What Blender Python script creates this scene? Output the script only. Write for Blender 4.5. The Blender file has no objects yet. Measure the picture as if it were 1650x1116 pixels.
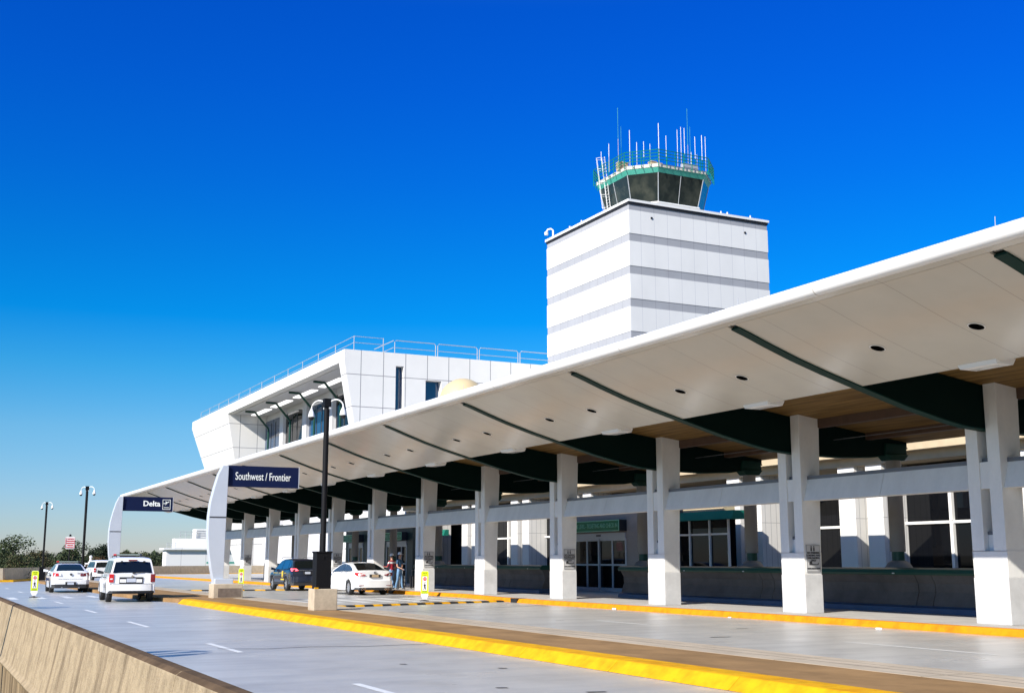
import bpy, bmesh, math, random
from mathutils import Vector, Matrix, Euler
R = math.radians
rnd = random.Random(7)
S = bpy.context.scene
COL = S.collection

# ---------------------------------------------------------------- camera
YAW, PITCH = 26.605, 10.187
cd = bpy.data.cameras.new('camera'); cam = bpy.data.objects.new('camera', cd); COL.objects.link(cam)
cd.sensor_width = 36; cd.lens = 36 * 1920 / 1650; cd.clip_start = 0.05; cd.clip_end = 6000
cam.location = (0, 0, 1.65); cam.rotation_euler = (R(90 + PITCH), 0, R(-YAW))
S.camera = cam
# ---------------------------------------------------------------- sky, sun, exposure
EL = 30.9; AZ = 24.2           # the sun stands at (-cos AZ, -sin AZ) seen from above
w = bpy.data.worlds.new('World'); S.world = w; w.use_nodes = True
nt = w.node_tree; nt.nodes.clear()
sky = nt.nodes.new('ShaderNodeTexSky'); sky.sky_type = 'NISHITA'; sky.sun_disc = False
sky.sun_elevation = R(EL); sky.sun_rotation = math.atan2(-math.cos(R(AZ)), -math.sin(R(AZ)))
sky.air_density = 1.0; sky.dust_density = 0.3; sky.ozone_density = 3.5; sky.altitude = 200
hs = nt.nodes.new('ShaderNodeHueSaturation'); hs.inputs['Saturation'].default_value = 1.28
hs.inputs['Hue'].default_value = 0.505
bg = nt.nodes.new('ShaderNodeBackground'); bg.inputs['Strength'].default_value = 0.15
wo = nt.nodes.new('ShaderNodeOutputWorld')
# the photograph's polarised, deeply saturated blue: a tint of the sky by elevation
wc = nt.nodes.new('ShaderNodeTexCoord'); ws = nt.nodes.new('ShaderNodeSeparateXYZ'); wr_ = nt.nodes.new('ShaderNodeValToRGB')
nt.links.new(wc.outputs['Generated'], ws.inputs[0]); nt.links.new(ws.outputs['Z'], wr_.inputs['Fac'])
TINT = [(0.0, (0.375, 0.381, 0.527)), (0.052, (0.308, 0.389, 0.525)), (0.104, (0.272, 0.439, 0.525)), (0.155, (0.109, 0.444, 0.553)), (0.196, (0.007, 0.399, 0.598)), (0.247, (0.007, 0.367, 0.612)), (0.306, (0.007, 0.326, 0.652)), (0.378, (0.007, 0.294, 0.697)), (0.44, (0.007, 0.281, 0.715)), (0.62, (0.75, 0.76, 0.74)), (1.0, (1.35, 1.18, 0.95))]
cr = wr_.color_ramp
while len(cr.elements) > 1: cr.elements.remove(cr.elements[-1])
cr.elements[0].position = 0; cr.elements[0].color = (*TINT[0][1], 1)
for p_, c_ in TINT[1:]:
    e_ = cr.elements.new(p_); e_.color = (*c_, 1)
wm = nt.nodes.new('ShaderNodeMix'); wm.data_type = 'RGBA'; wm.blend_type = 'MULTIPLY'; wm.inputs[0].default_value = 1.0; wm.clamp_result = False
nt.links.new(sky.outputs[0], hs.inputs['Color']); nt.links.new(hs.outputs[0], wm.inputs[6]); nt.links.new(wr_.outputs[0], wm.inputs[7])
nt.links.new(wm.outputs[2], bg.inputs['Color'])
nt.links.new(bg.outputs[0], wo.inputs['Surface'])
sd = bpy.data.lights.new('sun', 'SUN'); sun = bpy.data.objects.new('sun', sd); COL.objects.link(sun)
sd.energy = 4.6; sd.angle = R(0.5); sd.color = (1.0, 0.945, 0.85)
sdir = Vector((math.cos(R(EL)) * math.cos(R(AZ)), math.cos(R(EL)) * math.sin(R(AZ)), -math.sin(R(EL))))
sun.rotation_euler = sdir.to_track_quat('-Z', 'Y').to_euler(); sun.location = (-60, -30, 60)
S.view_settings.view_transform = 'Standard'; S.view_settings.look = 'None'
S.view_settings.exposure = 0.74; S.view_settings.gamma = 1.0
S.render.engine = 'CYCLES'
S.cycles.max_bounces = 8; S.cycles.diffuse_bounces = 4; S.cycles.glossy_bounces = 3
S.cycles.transmission_bounces = 4; S.cycles.caustics_reflective = False; S.cycles.caustics_refractive = False
S.cycles.use_denoising = True

# ---------------------------------------------------------------- materials
def mat(name, col, rough=0.6, metal=0.0, n=0.0, ns=3.0, stretch=(1, 1, 1), bump=0.0, bs=40.0, spec=0.5,
        coat=0.0, ncol=None, nrange=(0.35, 0.65), lines=None, lw=0.02, lcol=(0.1, 0.1, 0.11), loff=(0, 0, 0), rn=0.0,
        n2=0.0, ns2=20.0, emit=None):
    m = bpy.data.materials.new(name); m.use_nodes = True
    t = m.node_tree; N = t.nodes; L = t.links
    b = N['Principled BSDF']
    b.inputs['Roughness'].default_value = rough; b.inputs['Metallic'].default_value = metal
    b.inputs['Specular IOR Level'].default_value = spec; b.inputs['Coat Weight'].default_value = coat
    b.inputs['Coat Roughness'].default_value = 0.08
    b.inputs['Base Color'].default_value = (*col, 1)
    if emit:
        b.inputs['Emission Color'].default_value = (*emit[:3], 1); b.inputs['Emission Strength'].default_value = emit[3]
    src = None
    tc = N.new('ShaderNodeTexCoord')
    def noise(scale, st, detail=5.0):
        mp = N.new('ShaderNodeMapping'); mp.inputs['Scale'].default_value = st
        L.new(tc.outputs['Object'], mp.inputs[0])
        nz = N.new('ShaderNodeTexNoise'); nz.inputs['Scale'].default_value = scale
        nz.inputs['Detail'].default_value = detail; nz.inputs['Roughness'].default_value = 0.6
        L.new(mp.outputs[0], nz.inputs['Vector']); return nz.outputs['Fac']
    def ramp(fac, lo, hi):
        r = N.new('ShaderNodeMapRange'); r.inputs[1].default_value = lo; r.inputs[2].default_value = hi
        L.new(fac, r.inputs[0]); return r.outputs[0]
    def mix(a, bcol, fac):
        x = N.new('ShaderNodeMix'); x.data_type = 'RGBA'
        if isinstance(a, tuple): x.inputs[6].default_value = (*a, 1)
        else: L.new(a, x.inputs[6])
        if isinstance(bcol, tuple): x.inputs[7].default_value = (*bcol, 1)
        else: L.new(bcol, x.inputs[7])
        L.new(fac, x.inputs[0]); return x.outputs[2]
    cur = col
    if n > 0 or ncol:
        dark = ncol or tuple(c * (1 - n) for c in col)
        f = ramp(noise(ns, stretch), *nrange)
        cur = mix(cur, dark, f)
        if rn:
            q = N.new('ShaderNodeMapRange'); q.inputs[3].default_value = rough; q.inputs[4].default_value = min(1, rough + rn)
            L.new(f, q.inputs[0]); L.new(q.outputs[0], b.inputs['Roughness'])
    if n2 > 0:
        f = ramp(noise(ns2, (1, 1, 1), 8.0), 0.45, 0.75)
        mu = N.new('ShaderNodeMath'); mu.operation = 'MULTIPLY'; mu.inputs[1].default_value = n2; L.new(f, mu.inputs[0])
        cur = mix(cur, tuple(c * 0.35 for c in col), mu.outputs[0])
    if lines:
        geo = N.new('ShaderNodeNewGeometry'); sn = N.new('ShaderNodeSeparateXYZ'); L.new(geo.outputs['Normal'], sn.inputs[0])
        sp = N.new('ShaderNodeSeparateXYZ'); L.new(tc.outputs['Object'], sp.inputs[0])
        acc = None
        def M(op, a, bb=None):
            x = N.new('ShaderNodeMath'); x.operation = op
            for i, v in enumerate((a, bb)):
                if v is None: continue
                if isinstance(v, (int, float)): x.inputs[i].default_value = v
                else: L.new(v, x.inputs[i])
            return x.outputs[0]
        for i, sz in enumerate(lines):
            if not sz: continue
            u = M('ABSOLUTE', M('SUBTRACT', M('FRACT', M('DIVIDE', M('ADD', sp.outputs[i], loff[i] + 1000 * sz), sz)), 0.5))
            ln = M('GREATER_THAN', u, 0.5 - lw / sz / 2)
            ok = M('LESS_THAN', M('ABSOLUTE', sn.outputs[i]), 0.6)
            v = M('MULTIPLY', ln, ok)
            acc = v if acc is None else M('MAXIMUM', acc, v)
        cur = mix(cur, lcol, acc)
    if not isinstance(cur, tuple): L.new(cur, b.inputs['Base Color'])
    if bump > 0:
        bp = N.new('ShaderNodeBump'); bp.inputs['Strength'].default_value = bump; bp.inputs['Distance'].default_value = 0.02
        L.new(noise(bs, (1, 1, 1), 6.0), bp.inputs['Height']); L.new(bp.outputs[0], b.inputs['Normal'])
    return m

M_ = {}
M_['road'] = mat('road_coating', (0.51, 0.50, 0.47), 0.26, n=0.26, ns=0.6, stretch=(0.35, 1.6, 1), bump=0.10, bs=70, nrange=(0.3, 0.7), rn=0.14, n2=0.34, ns2=0.8)
M_['walk'] = mat('sidewalk_concrete', (0.50, 0.48, 0.45), 0.7, n=0.2, ns=1.2, bump=0.15, lines=(0, 1.83, 0), lw=0.02, lcol=(0.2, 0.19, 0.18))
M_['yellow'] = mat('kerb_yellow_paint', (0.72, 0.38, 0.003), 0.75, spec=0.2, ncol=(0.62, 0.25, 0.002), ns=2.6, nrange=(0.44, 0.78), bump=0.25, bs=14, n2=0.55, ns2=3.4)
M_['yellow2'] = mat('kerb_orange_paint', (0.66, 0.25, 0.002), 0.75, spec=0.25, ncol=(0.5, 0.2, 0.01), ns=2.2, nrange=(0.5, 0.8), bump=0.25, bs=14, n2=0.6, ns2=3.4)
M_['black'] = mat('black_paint', (0.015, 0.015, 0.015), 0.5)
M_['brown'] = mat('median_brown_concrete', (0.33, 0.195, 0.085), 0.9, spec=0.2, n=0.33, ns=1.1, stretch=(1, 0.6, 1), bump=0.3, bs=25, n2=0.2, ns2=4)
M_['strip'] = mat('median_pale_concrete', (0.50, 0.41, 0.30), 0.85, n=0.25, ns=1.5, stretch=(2, 0.5, 1), bump=0.2, lines=(0, 3.0, 0), lw=0.03, lcol=(0.2, 0.16, 0.1))
M_['wline'] = mat('white_road_paint', (0.78, 0.78, 0.76), 0.5, n=0.2, ns=6)
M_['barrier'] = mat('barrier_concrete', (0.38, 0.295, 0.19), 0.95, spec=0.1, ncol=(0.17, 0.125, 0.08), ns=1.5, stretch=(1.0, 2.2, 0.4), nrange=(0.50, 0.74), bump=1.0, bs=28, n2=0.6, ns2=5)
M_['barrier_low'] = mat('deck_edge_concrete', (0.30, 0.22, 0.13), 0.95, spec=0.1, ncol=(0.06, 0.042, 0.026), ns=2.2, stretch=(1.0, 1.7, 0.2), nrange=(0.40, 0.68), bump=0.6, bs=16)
M_['barrier_top'] = mat('barrier_concrete_brown', (0.13, 0.085, 0.05), 0.9, spec=0.1, n=0.4, ns=2.4, bump=0.4, bs=30, n2=0.4, ns2=9)  # darker brown for the top faces of the near barrier
M_['white'] = mat('white_panel', (0.80, 0.79, 0.76), 0.45, n=0.05, ns=0.6)
M_['recess'] = mat('recess_shaded_white', (0.55, 0.55, 0.56), 0.6, spec=0.2)  # white darkened so the colour itself carries the recess's shade
M_['panel'] = mat('white_wall_panels', (0.70, 0.69, 0.665), 0.6, spec=0.2, n=0.04, ns=0.5, lines=(2.3, 2.3, 3.1), lw=0.07, lcol=(0.22, 0.22, 0.24), loff=(0.4, 0.7, 0.55))
M_['tower'] = mat('tower_white_panels', (0.77, 0.76, 0.735), 0.5, spec=0.3, n=0.07, ns=0.25, stretch=(1, 1, 0.5), lines=(1.55, 1.55, 0), lw=0.035, lcol=(0.52, 0.52, 0.54), loff=(-0.7, 0.7, 0))
M_['band'] = mat('tower_grey_panels', (0.36, 0.365, 0.385), 0.5, spec=0.25, n=0.08, ns=0.5, lines=(1.55, 1.55, 0), lw=0.045, lcol=(0.24, 0.245, 0.26), loff=(-0.7, 0.7, 0))
M_['pier'] = mat('pier_white_cladding', (0.74, 0.725, 0.69), 0.5, n=0.06, ns=1.0, lines=(0.3, 0, 2.975), lw=0.02, lcol=(0.35, 0.35, 0.35), loff=(0.1, 0, -0.15))
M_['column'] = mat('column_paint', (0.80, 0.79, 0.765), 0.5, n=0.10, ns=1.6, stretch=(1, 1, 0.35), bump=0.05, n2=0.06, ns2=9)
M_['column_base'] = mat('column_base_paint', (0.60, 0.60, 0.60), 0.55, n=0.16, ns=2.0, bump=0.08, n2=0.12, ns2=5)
M_['fascia'] = mat('canopy_edge_metal', (0.84, 0.83, 0.81), 0.35, n=0.07, ns=1.2, stretch=(2, 0.6, 2), lines=(0, 7.3, 0), lw=0.03, lcol=(0.5, 0.46, 0.4), loff=(0, -2.1, 0))
M_['soffit'] = mat('canopy_soffit_panel', (0.53, 0.495, 0.425), 0.2, n=0.08, ns=0.9, nrange=(0.3, 0.7), spec=0.6, lines=(0, 1.825, 0), lw=0.014, lcol=(0.3, 0.27, 0.24), loff=(0, -0.6, 0))
M_['rib'] = mat('dark_green_steel', (0.0006, 0.009, 0.0075), 0.6, spec=0.08)
M_['rib_flange'] = mat('dark_green_flange', (0.001, 0.026, 0.02), 0.6, spec=0.15)
M_['wood'] = mat('ceiling_boards', (0.215, 0.13, 0.042), 0.65, spec=0.2, ncol=(0.10, 0.055, 0.014), ns=2.2, stretch=(3.4, 0.2, 1), nrange=(0.36, 0.66), lines=(0.30, 0, 0), lw=0.03, lcol=(0.07, 0.045, 0.02))
M_['purlin'] = mat('brown_beam', (0.085, 0.048, 0.03), 0.6, n=0.2, ns=3)
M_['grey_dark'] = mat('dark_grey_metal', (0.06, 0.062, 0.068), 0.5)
M_['cap'] = mat('beam_cap_metal', (0.13, 0.135, 0.15), 0.4)
M_['parapet'] = mat('parapet_concrete', (0.125, 0.115, 0.105), 0.8, spec=0.2, n=0.35, ns=1.4, nrange=(0.3, 0.7), bump=0.2, bs=20, n2=0.2)
M_['toe'] = mat('parapet_toe_skylit', (0.03, 0.075, 0.15), 0.5, n=0.2, ns=2)  # blue of the sky's light put into the toe's colour
M_['green'] = mat('green_rail_paint', (0.001, 0.045, 0.03), 0.4, spec=0.3)
M_['awning'] = mat('green_awning_cloth', (0.0, 0.16, 0.11), 0.7, n=0.15, ns=3)
M_['awning_dark'] = mat('dark_green_cladding', (0.012, 0.03, 0.028), 0.4)
M_['sign_green'] = mat('green_sign_face', (0.002, 0.17, 0.055), 0.35)
M_['sign_letter'] = mat('sign_letter_white', (0.82, 0.85, 0.82), 0.5)
M_['letter_dim'] = mat('door_sign_letter', (0.30, 0.62, 0.42), 0.5)
M_['glass'] = mat('dark_window_glass', (0.004, 0.0045, 0.006), 0.03, spec=0.22)
M_['glass_blue'] = mat('blue_window_glass', (0.01, 0.05, 0.12), 0.05, spec=0.8)
M_['cabglass'] = mat('tower_cab_glass', (0.012, 0.018, 0.018), 0.04, spec=0.5, ncol=(0.045, 0.05, 0.04), ns=0.6, nrange=(0.45, 0.7))
M_['frame'] = mat('white_window_frame', (0.78, 0.77, 0.74), 0.4)
M_['alu'] = mat('aluminium_frame', (0.50, 0.53, 0.58), 0.35, metal=0.3)
M_['tan'] = mat('tan_stucco', (0.52, 0.41, 0.26), 0.75, n=0.12, ns=2)
M_['mauve'] = mat('vestibule_plaster', (0.34, 0.30, 0.28), 0.7, n=0.08, ns=2)
M_['teal'] = mat('teal_fascia_paint', (0.06, 0.34, 0.26), 0.4, n=0.1, ns=1)
M_['teal_rail'] = mat('teal_rail_paint', (0.0, 0.17, 0.11), 0.4)
M_['tan_cap'] = mat('weathered_cap', (0.55, 0.52, 0.46), 0.6)
M_['galv'] = mat('galvanised_steel', (0.42, 0.43, 0.44), 0.4, metal=0.2)
M_['dome'] = mat('radome_shell', (0.60, 0.47, 0.27), 0.5, n=0.08, ns=0.5)
M_['navy'] = mat('navy_sign_face', (0.002, 0.008, 0.045), 0.55, spec=0.25, n=0.1, ns=1)
M_['pylon'] = mat('pylon_silver_paint', (0.50, 0.54, 0.60), 0.4, n=0.05, ns=2)
M_['plinth'] = mat('plinth_concrete', (0.52, 0.43, 0.31), 0.85, n=0.22, ns=3, bump=0.3, bs=30, n2=0.2)
M_['stone'] = mat('plinth_dark_stone', (0.20, 0.155, 0.12), 0.8, n=0.35, ns=5, bump=0.3)
M_['lamp_black'] = mat('lamp_black_paint', (0.005, 0.005, 0.006), 0.6, spec=0.2)
M_['lime'] = mat('lime_reflective_sheet', (0.70, 0.85, 0.0), 0.45)
M_['red'] = mat('red_sign_paint', (0.62, 0.02, 0.03), 0.4)
M_['blackink'] = mat('black_ink', (0.01, 0.01, 0.012), 0.6)
M_['void'] = mat('light_recess_dark', (0.002, 0.002, 0.002), 0.9, spec=0.0)
M_['ink'] = mat('faded_ink', (0.045, 0.045, 0.05), 0.7)
M_['rearcol'] = mat('rear_column_paint', (0.20, 0.19, 0.18), 0.6, n=0.15, ns=1)
M_['notice'] = mat('notice_face', (0.50, 0.50, 0.50), 0.5)
M_['carwhite'] = mat('white_car_paint', (0.82, 0.82, 0.82), 0.22, coat=0.8)
M_['cardark'] = mat('dark_blue_car_paint', (0.010, 0.016, 0.035), 0.2, coat=1.0)
M_['carglass'] = mat('car_window_glass', (0.006, 0.009, 0.010), 0.06, spec=0.5)
M_['plastic'] = mat('black_plastic', (0.022, 0.022, 0.024), 0.55)
M_['tyre'] = mat('tyre_rubber', (0.02, 0.02, 0.02), 0.85)
M_['rim'] = mat('alloy_rim', (0.55, 0.56, 0.58), 0.3, metal=0.7)
M_['tail'] = mat('tail_light_lens', (0.60, 0.01, 0.015), 0.12, spec=0.8)
M_['tail_dark'] = mat('tail_light_dark_red', (0.18, 0.012, 0.02), 0.12, spec=0.8)  # darker red lens, also given to the right-hand tail lamps
M_['tail_lit'] = mat('tail_light_lit', (0.8, 0.05, 0.06), 0.2, emit=(1.0, 0.10, 0.14, 2.2))
M_['lens'] = mat('clear_lens', (0.75, 0.75, 0.75), 0.1)
M_['barlens'] = mat('light_bar_lens', (0.22, 0.27, 0.24), 0.15)
M_['plate'] = mat('licence_plate_face', (0.50, 0.53, 0.60), 0.4)
M_['plate2'] = mat('licence_plate_tan', (0.45, 0.33, 0.20), 0.4)
M_['chrome'] = mat('chrome', (0.75, 0.75, 0.76), 0.12, metal=1.0)
M_['gold'] = mat('gold_decal', (0.70, 0.50, 0.04), 0.4)
M_['skin'] = mat('skin', (0.50, 0.27, 0.18), 0.55)
M_['jeans'] = mat('blue_denim', (0.16, 0.30, 0.50), 0.85, n=0.25, ns=9)
M_['shirtblue'] = mat('blue_cotton', (0.035, 0.10, 0.20), 0.85, n=0.15, ns=8)
M_['maroon'] = mat('maroon_cotton', (0.30, 0.008, 0.025), 0.85, n=0.15, ns=8)
M_['capwhite'] = mat('white_cloth', (0.80, 0.78, 0.76), 0.8)
M_['shoe'] = mat('dark_shoe', (0.03, 0.028, 0.03), 0.7)
M_['hair'] = mat('dark_hair', (0.03, 0.018, 0.01), 0.7)
M_['bark'] = mat('tree_bark', (0.11, 0.08, 0.055), 0.9, n=0.3, ns=3)
M_['grass'] = mat('dry_grass', (0.09, 0.10, 0.04), 0.95, n=0.4, ns=0.15, ncol=(0.14, 0.12, 0.06))
LEAF = [mat('foliage_a', (0.038, 0.060, 0.017), 0.8, ncol=(0.025, 0.042, 0.014), ns=0.5),
        mat('foliage_b', (0.056, 0.068, 0.020), 0.8, ncol=(0.035, 0.048, 0.014), ns=0.5),
        mat('foliage_c', (0.022, 0.036, 0.016), 0.8, ncol=(0.015, 0.026, 0.012), ns=0.5),
        mat('foliage_d', (0.085, 0.070, 0.026), 0.8, ncol=(0.06, 0.052, 0.02), ns=0.5)]
M_['bush'] = mat('bright_leaves', (0.10, 0.20, 0.02), 0.8, n=0.4, ns=2)
M_['autumn'] = mat('autumn_leaves', (0.30, 0.15, 0.06), 0.85, ncol=(0.14, 0.07, 0.03), ns=1.5)

# ---------------------------------------------------------------- mesh helpers
WL = {}          # world location of an unrotated thing while it is being built
def wloc(o):
    v = Vector((0, 0, 0))
    if o is not None: v = WL.get(o.name, Vector(o.location))
    return v
def tag(o, label=None, cat=None, group=None, kind=None):
    if label: o['label'] = label
    if cat: o['category'] = cat
    if group: o['group'] = group
    if kind: o['kind'] = kind
    return o
def thing(name, label, cat, loc=(0, 0, 0), group=None):
    o = bpy.data.objects.new(name, None); COL.objects.link(o); o.location = loc; o.empty_display_size = 0.3
    WL[o.name] = Vector(loc)
    return tag(o, label, cat, group)
class MB:
    def __init__(s): s.v = []; s.f = []; s.m = []; s.k = 0
    def add(s, vs, fs, k=None):
        b = len(s.v); s.v += [tuple(q) for q in vs]; s.f += [tuple(b + i for i in f) for f in fs]
        s.m += [s.k if k is None else k] * len(fs); return s
    def box(s, x0, x1, y0, y1, z0, z1, k=None):
        if x0 > x1: x0, x1 = x1, x0
        if y0 > y1: y0, y1 = y1, y0
        if z0 > z1: z0, z1 = z1, z0
        return s.add([(x0, y0, z0), (x1, y0, z0), (x1, y1, z0), (x0, y1, z0), (x0, y0, z1), (x1, y0, z1), (x1, y1, z1), (x0, y1, z1)],
              [(0, 3, 2, 1), (4, 5, 6, 7), (0, 1, 5, 4), (1, 2, 6, 5), (2, 3, 7, 6), (3, 0, 4, 7)], k)
    def hexa(s, p, k=None):   # 8 points, bottom ring then top ring, counter-clockwise
        return s.add(p, [(0, 3, 2, 1), (4, 5, 6, 7), (0, 1, 5, 4), (1, 2, 6, 5), (2, 3, 7, 6), (3, 0, 4, 7)], k)
    def extr(s, poly, axis, a, b, k=None):    # convex or not: ngon caps; poly in the two other axes
        n = len(poly)
        def P(u, v, t): return {'x': (t, u, v), 'y': (u, t, v), 'z': (u, v, t)}[axis]
        vs = [P(u, v, a) for u, v in poly] + [P(u, v, b) for u, v in poly]
        fs = [tuple(range(n)), tuple(range(2 * n - 1, n - 1, -1))] + [(i, i + n, (i + 1) % n + n, (i + 1) % n) for i in range(n)]
        return s.add(vs, fs, k)
    def tube(s, pts, r, n=8, k=None, r2=None, caps=True):
        pts = [Vector(p) for p in pts]; rings = []
        for i, p in enumerate(pts):
            d = (pts[min(i + 1, len(pts) - 1)] - pts[max(i - 1, 0)]).normalized()
            up = Vector((0, 0, 1)) if abs(d.z) < 0.9 else Vector((1, 0, 0))
            a = d.cross(up).normalized(); b = d.cross(a).normalized()
            rr = r if r2 is None else r + (r2 - r) * i / (len(pts) - 1)
            rings.append([p + (a * math.cos(2 * math.pi * j / n) + b * math.sin(2 * math.pi * j / n)) * rr for j in range(n)])
        vs = [q for rg in rings for q in rg]; fs = []
        for i in range(len(rings) - 1):
            for j in range(n):
                fs.append((i * n + j, i * n + (j + 1) % n, (i + 1) * n + (j + 1) % n, (i + 1) * n + j))
        if caps: fs += [tuple(range(n - 1, -1, -1)), tuple(range((len(rings) - 1) * n, len(rings) * n))]
        return s.add(vs, fs, k)
    def lathe(s, prof, c=(0, 0, 0), n=20, k=None, axis='z', caps=True):
        vs = []; fs = []
        for r, h in prof:
            for j in range(n):
                a = 2 * math.pi * j / n; u, v = r * math.cos(a), r * math.sin(a)
                vs.append({'z': (c[0] + u, c[1] + v, c[2] + h), 'x': (c[0] + h, c[1] + u, c[2] + v), 'y': (c[0] + v, c[1] + h, c[2] + u)}[axis])
        for i in range(len(prof) - 1):
            for j in range(n): fs.append((i * n + j, i * n + (j + 1) % n, (i + 1) * n + (j + 1) % n, (i + 1) * n + j))
        if caps: fs += [tuple(range(n - 1, -1, -1)), tuple(range((len(prof) - 1) * n, len(prof) * n))]
        return s.add(vs, fs, k)
    def build(s, name, mats, parent=None, smooth=False, bevel=0, kind=None, label=None):
        me = bpy.data.meshes.new(name)
        off = wloc(parent)
        me.from_pydata([(x - off.x, y - off.y, z - off.z) for x, y, z in s.v], [], s.f)
        if not isinstance(mats, (list, tuple)): mats = [mats]
        for m in mats: me.materials.append(M_[m] if isinstance(m, str) else m)
        for p, k in zip(me.polygons, s.m): p.material_index = k
        bm = bmesh.new(); bm.from_mesh(me); bmesh.ops.remove_doubles(bm, verts=bm.verts, dist=1e-5)
        bmesh.ops.recalc_face_normals(bm, faces=bm.faces)
        if bevel:
            es = [e for e in bm.edges if len(e.link_faces) == 2 and e.calc_face_angle(0) > 0.5]
            bmesh.ops.bevel(bm, geom=es, offset=bevel, segments=2, affect='EDGES', profile=0.5, clamp_overlap=True, material=-1)
        bm.to_mesh(me); bm.free()
        if smooth: 
            me.shade_smooth() if hasattr(me, 'shade_smooth') else None
            try: me.set_sharp_from_angle(angle=R(smooth if smooth > 1 else 35))
            except Exception: pass
        o = bpy.data.objects.new(name, me); COL.objects.link(o)
        WL[o.name] = off
        if parent: o.parent = parent
        if kind: o['kind'] = kind
        if label: o['label'] = label
        return o
def box(name, m, x0, x1, y0, y1, z0, z1, parent=None, bevel=0, kind=None):
    return MB().box(x0, x1, y0, y1, z0, z1).build(name, m, parent, bevel=bevel, kind=kind)
def text(s, size, m, parent, loc, rot, name='lettering', align='CENTER', width=None, depth=0.006, bold=0.0, sp=1.0):
    cu = bpy.data.curves.new(name, 'FONT'); cu.body = s; cu.size = size; cu.align_x = align; cu.align_y = 'CENTER'
    cu.extrude = depth; cu.offset = bold; cu.space_line = sp; cu.resolution_u = 3
    t = bpy.data.objects.new(name, cu); COL.objects.link(t)
    bpy.context.view_layer.update()
    dg = bpy.context.evaluated_depsgraph_get()
    me = bpy.data.meshes.new_from_object(t.evaluated_get(dg)); me.name = name
    bpy.data.objects.remove(t); bpy.data.curves.remove(cu)
    if width and me.vertices:
        xs = [v.co.x for v in me.vertices]; wd = max(xs) - min(xs); k = width / wd
        for v in me.vertices: v.co.x *= k
    me.materials.clear(); me.materials.append(M_[m])
    me.transform(Euler(rot).to_matrix().to_4x4()); me.transform(Matrix.Translation(Vector(loc) - wloc(parent)))
    o = bpy.data.objects.new(name, me); COL.objects.link(o); WL[o.name] = wloc(parent)
    if parent: o.parent = parent
    return o
def copy_tree(o, parent=None):
    c = o.copy(); COL.objects.link(c)
    if parent: c.parent = parent
    for ch in o.children: copy_tree(ch, c)
    return c
def interp(pts, x):
    if x <= pts[0][0]: return pts[0][1]
    for (a, b), (c, d) in zip(pts, pts[1:]):
        if x <= c: return b + (d - b) * (x - a) / (c - a)
    return pts[-1][1]

# ================================================================= SETTING
Z2 = -5.0
MB().add([(-3000, -1500, Z2), (3000, -1500, Z2), (3000, 4500, Z2), (-3000, 4500, Z2)], [(0, 1, 2, 3)]).build('ground', 'grass', kind='structure')
# the raised departure road is one slab, curving left beyond the terminal
left = [(1.75, -14), (1.75, 50), (-1, 75), (-10, 100), (-30, 120)]
right = [(-14, 150), (30, 190), (110, 190), (110, -14)]
deck = left + [(-34, 128), (-4, 104.5), (7.2, 104.9), (11, 117.3), (24.4, 142), (34.4, 151), (60, 160), (60, -14)]
MB().extr([(x, y) for x, y in deck], 'z', -0.9, 0.0).build('road', 'road', kind='structure')
# walk on the terminal side, with a bump-out
walk = [(22.15, -14), (22.15, 41.5), (22.35, 46), (23.0, 50.5), (22.95, 54), (22.55, 57), (22.75, 60), (22.6, 140), (59.5, 150), (59.5, -14)]
MB().extr(walk, 'z', 0.004, 0.15).build('sidewalk', 'walk', kind='structure')
k = MB()
edge = [(22.0, -14), (22.0, 41.5), (22.2, 46), (22.85, 50.5), (22.8, 54), (22.4, 57), (22.6, 60), (22.45, 140)]
for (a, b), (c, d) in zip(edge, edge[1:]):
    k.hexa([(a - 0.04, b, 0.002), (a + 0.42, b, 0.002), (c + 0.42, d, 0.002), (c - 0.04, d, 0.002),
            (a + 0.06, b, 0.158), (a + 0.38, b, 0.158), (c + 0.38, d, 0.158), (c + 0.06, d, 0.158)])
k.build('kerb', 'yellow2', kind='structure')
# black bands on the kerb
k = MB()
for y, wd in ((43.6, .55), (58.5, .6), (66.0, .6), (97, .7)):
    X = interp([(41.5, 22.0), (46, 22.2), (50.5, 22.85), (54, 22.8), (57, 22.4), (60, 22.6), (140, 22.45)], y)
    k.box(X - 0.05, X + 0.40, y, y + wd, 0.006, 0.162)
k.build('kerb_band', 'black', kind='structure')
# median between the outer and the inner road
MB().extr([(10.3, -14), (12.0, -14), (12.0, 100), (10.3, 100)], 'z', 0.004, 0.16).build('median', 'brown', kind='structure')
MB().extr([(12.0, -14), (13.1, -14), (13.1, 100), (12.0, 100)], 'z', 0.004, 0.164).build('median_edge_strip', 'strip', kind='structure')
k = MB(); k.box(12.42, 12.45, -14, 100, 0.15, 0.166); k.box(12.75, 12.765, -14, 100, 0.15, 0.166)
k.build('median_joint', 'stone', kind='structure')
k = MB(); yy = [-14 + i * 3.0 for i in range(21)] + [48.4]
for a, b in zip(yy, yy[1:]):
    b -= 0.012
    k.hexa([(9.62, a, 0.002), (10.3, a, 0.002), (10.3, b, 0.002), (9.62, b, 0.002), (9.82, a, 0.172), (10.3, a, 0.172), (10.3, b, 0.172), (9.82, b, 0.172)])
k.hexa([(9.62, 48.4, 0.002), (10.3, 48.4, 0.002), (10.3, 49.5, 0.002), (9.95, 49.3, 0.002), (9.82, 48.4, 0.172), (10.3, 48.4, 0.172), (10.3, 49.3, 0.172), (10.02, 49.1, 0.172)])
k.build('median_kerb', 'yellow', kind='structure', bevel=0.02)
MB().extr([(9.9, 49.5), (10.3, 49.3), (10.3, 100), (9.0, 100), (9.0, 60), (9.3, 53)], 'z', 0.004, 0.155).build('median_nose', 'brown', kind='structure')
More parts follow.
